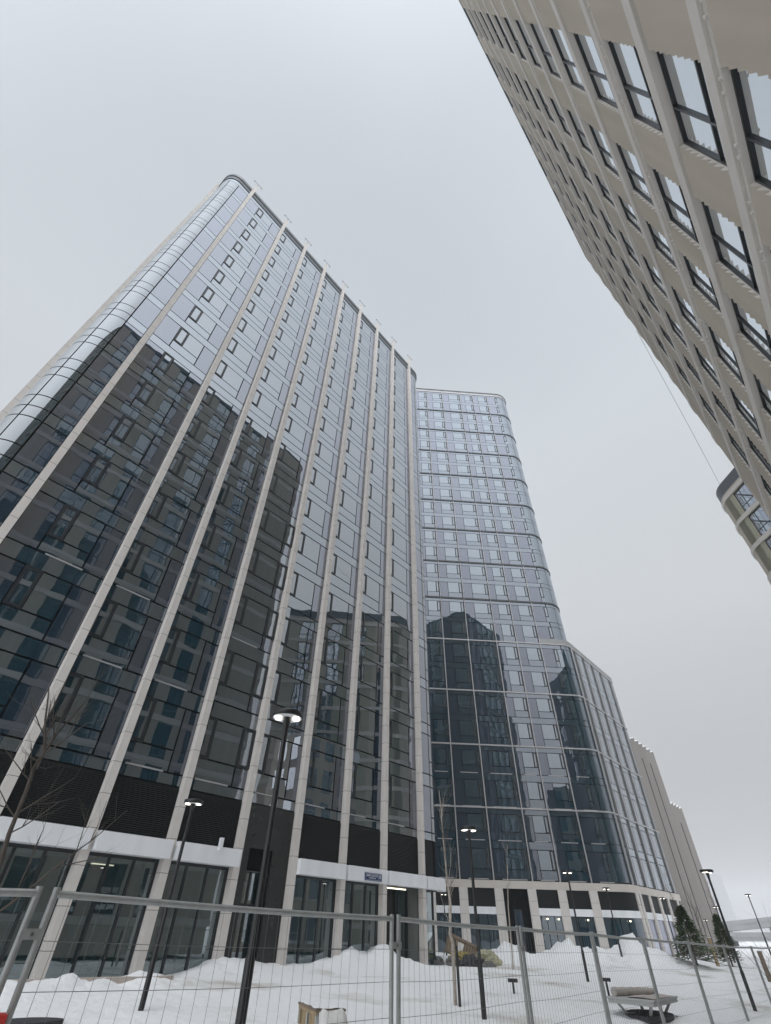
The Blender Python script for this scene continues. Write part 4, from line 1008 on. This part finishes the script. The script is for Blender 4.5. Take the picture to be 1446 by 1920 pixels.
blob('rubble_pile', 'rock', near(9.9, 35.5, .0), (.5, .4, .22), 'grey-brown rubble pile below the beige tarpaulin', 'rubble', 12)

# ------------------------------------------------------------------ DISTANCE: flyover, fence rail, far tower
def flyover(label, rr, a0, a1, h0, h1, dep):
    t = thing('flyover', label, 'bridge', at((a0 + a1) / 2, rr))
    o = Vector(t.location); n = 20; A = []; 
    for k in range(n + 1):
        f = k / n; p = at(a0 + (a1 - a0) * f, rr) - o; A.append((p, h0 + (h1 - h0) * f - .6 * math.sin(f * 3.14)))
    m = MB(); d = at((a0 + a1) / 2, 1)
    def ring(p, z, zz, back): return [tuple(p + Vector((0, 0, z - zz))), tuple(p + Vector((0, 0, z))), tuple(p + d * back + Vector((0, 0, z))), tuple(p + d * back + Vector((0, 0, z - zz)))]
    m.grid([ring(p, z, dep, 14) for p, z in A], 'concrete_pale', False, True); m.build('deck', t)
    m = MB(); m.grid([ring(p - d * .3, z + 1.1, 1.4, .35) for p, z in A], 'concrete_pale', False, True); m.build('parapet', t)
    for k in range(2, n, 5):
        p, z = A[k]; q = MB(); q.obox((0, 0, z / 2 - dep / 2), (2.2, 0, 0), (0, 1.2, 0), (0, 0, z / 2 + 1), 'concrete_pale'); pp = q.build('pier', t); pp.location = p + d * 7
flyover('upper pale concrete flyover curving off at the far right', 330, 28, 42, 6.6, 15.5, 2.2)
flyover('lower concrete ramp passing under the flyover', 270, 28, 42, 3.0, 5.6, 1.3)
P = at(30.1, 1500)
t = thing('distant_tower', 'faint pale high-rise almost lost in the haze above the flyover', 'building', P, R(-30))
m = MB(); m.box(-20, 11, -10, 10, -2, 108, 'far_cladding'); m.box(-14, 5, -8, 8, 108, 111, 'far_cladding'); m.build('wall', t)
m = MB()
for z in range(6, 92, 6): m.box(-19.8, 10.8, -10.15, -10.01, z, z + 2.2, 'concrete_pale')
for z in range(6, 92, 6): pass
m.build('window_band', t)
# cable from the right-hand roof to the next block
A = D1 * 33 + N1 * 3.9; A.z = 47; B = D1 * 58.3 + N1 * 4.6; B.z = 42.6
m = MB(); m.tube([A.lerp(B, k / 12) - Vector((0, 0, 1.0 * math.sin(math.pi * k / 12))) for k in range(13)], .02, 'light_metal', 6)
o = m.build('cable'); tag(o, 'thin grey cable strung between the right-hand building and the green-tinged block', 'cable')
# timber survey posts by the far spruces
for k, (az, r, h, lb) in enumerate(((31.25, 44, 1.3, 'weathered timber post standing in snow at far right'), (28.1, 52, 1.5, 'timber post in snow between the two spruces'))):
    p = at(az, r); m = MB(); m.box(-.09, .09, -.09, .09, -.3, h, 'wood_brown' if k == 0 else 'wood'); m.box(-.1, .1, -.1, .1, h, h + .03, 'snow'); o = m.build('timber_post'); o.location = (p.x, p.y, ground_z(p.x, p.y)); tag(o, lb, 'post')

# ------------------------------------------------------------------ HAZE
mh = bpy.data.materials.new('haze'); mh.use_nodes = True; hn = mh.node_tree; hn.nodes.clear()
ho = hn.nodes.new('ShaderNodeOutputMaterial'); hv = hn.nodes.new('ShaderNodeVolumePrincipled')
hv.inputs['Color'].default_value = (.93, .94, .96, 1); hv.inputs['Density'].default_value = .0005; hv.inputs['Anisotropy'].default_value = .0
hn.links.new(hv.outputs[0], ho.inputs['Volume']); MATS['haze'] = mh
m = MB(); m.box(-1500, 1500, -600, 1700, -1.6, 114, 'haze'); o = m.build('haze'); tag(o, kind='stuff')
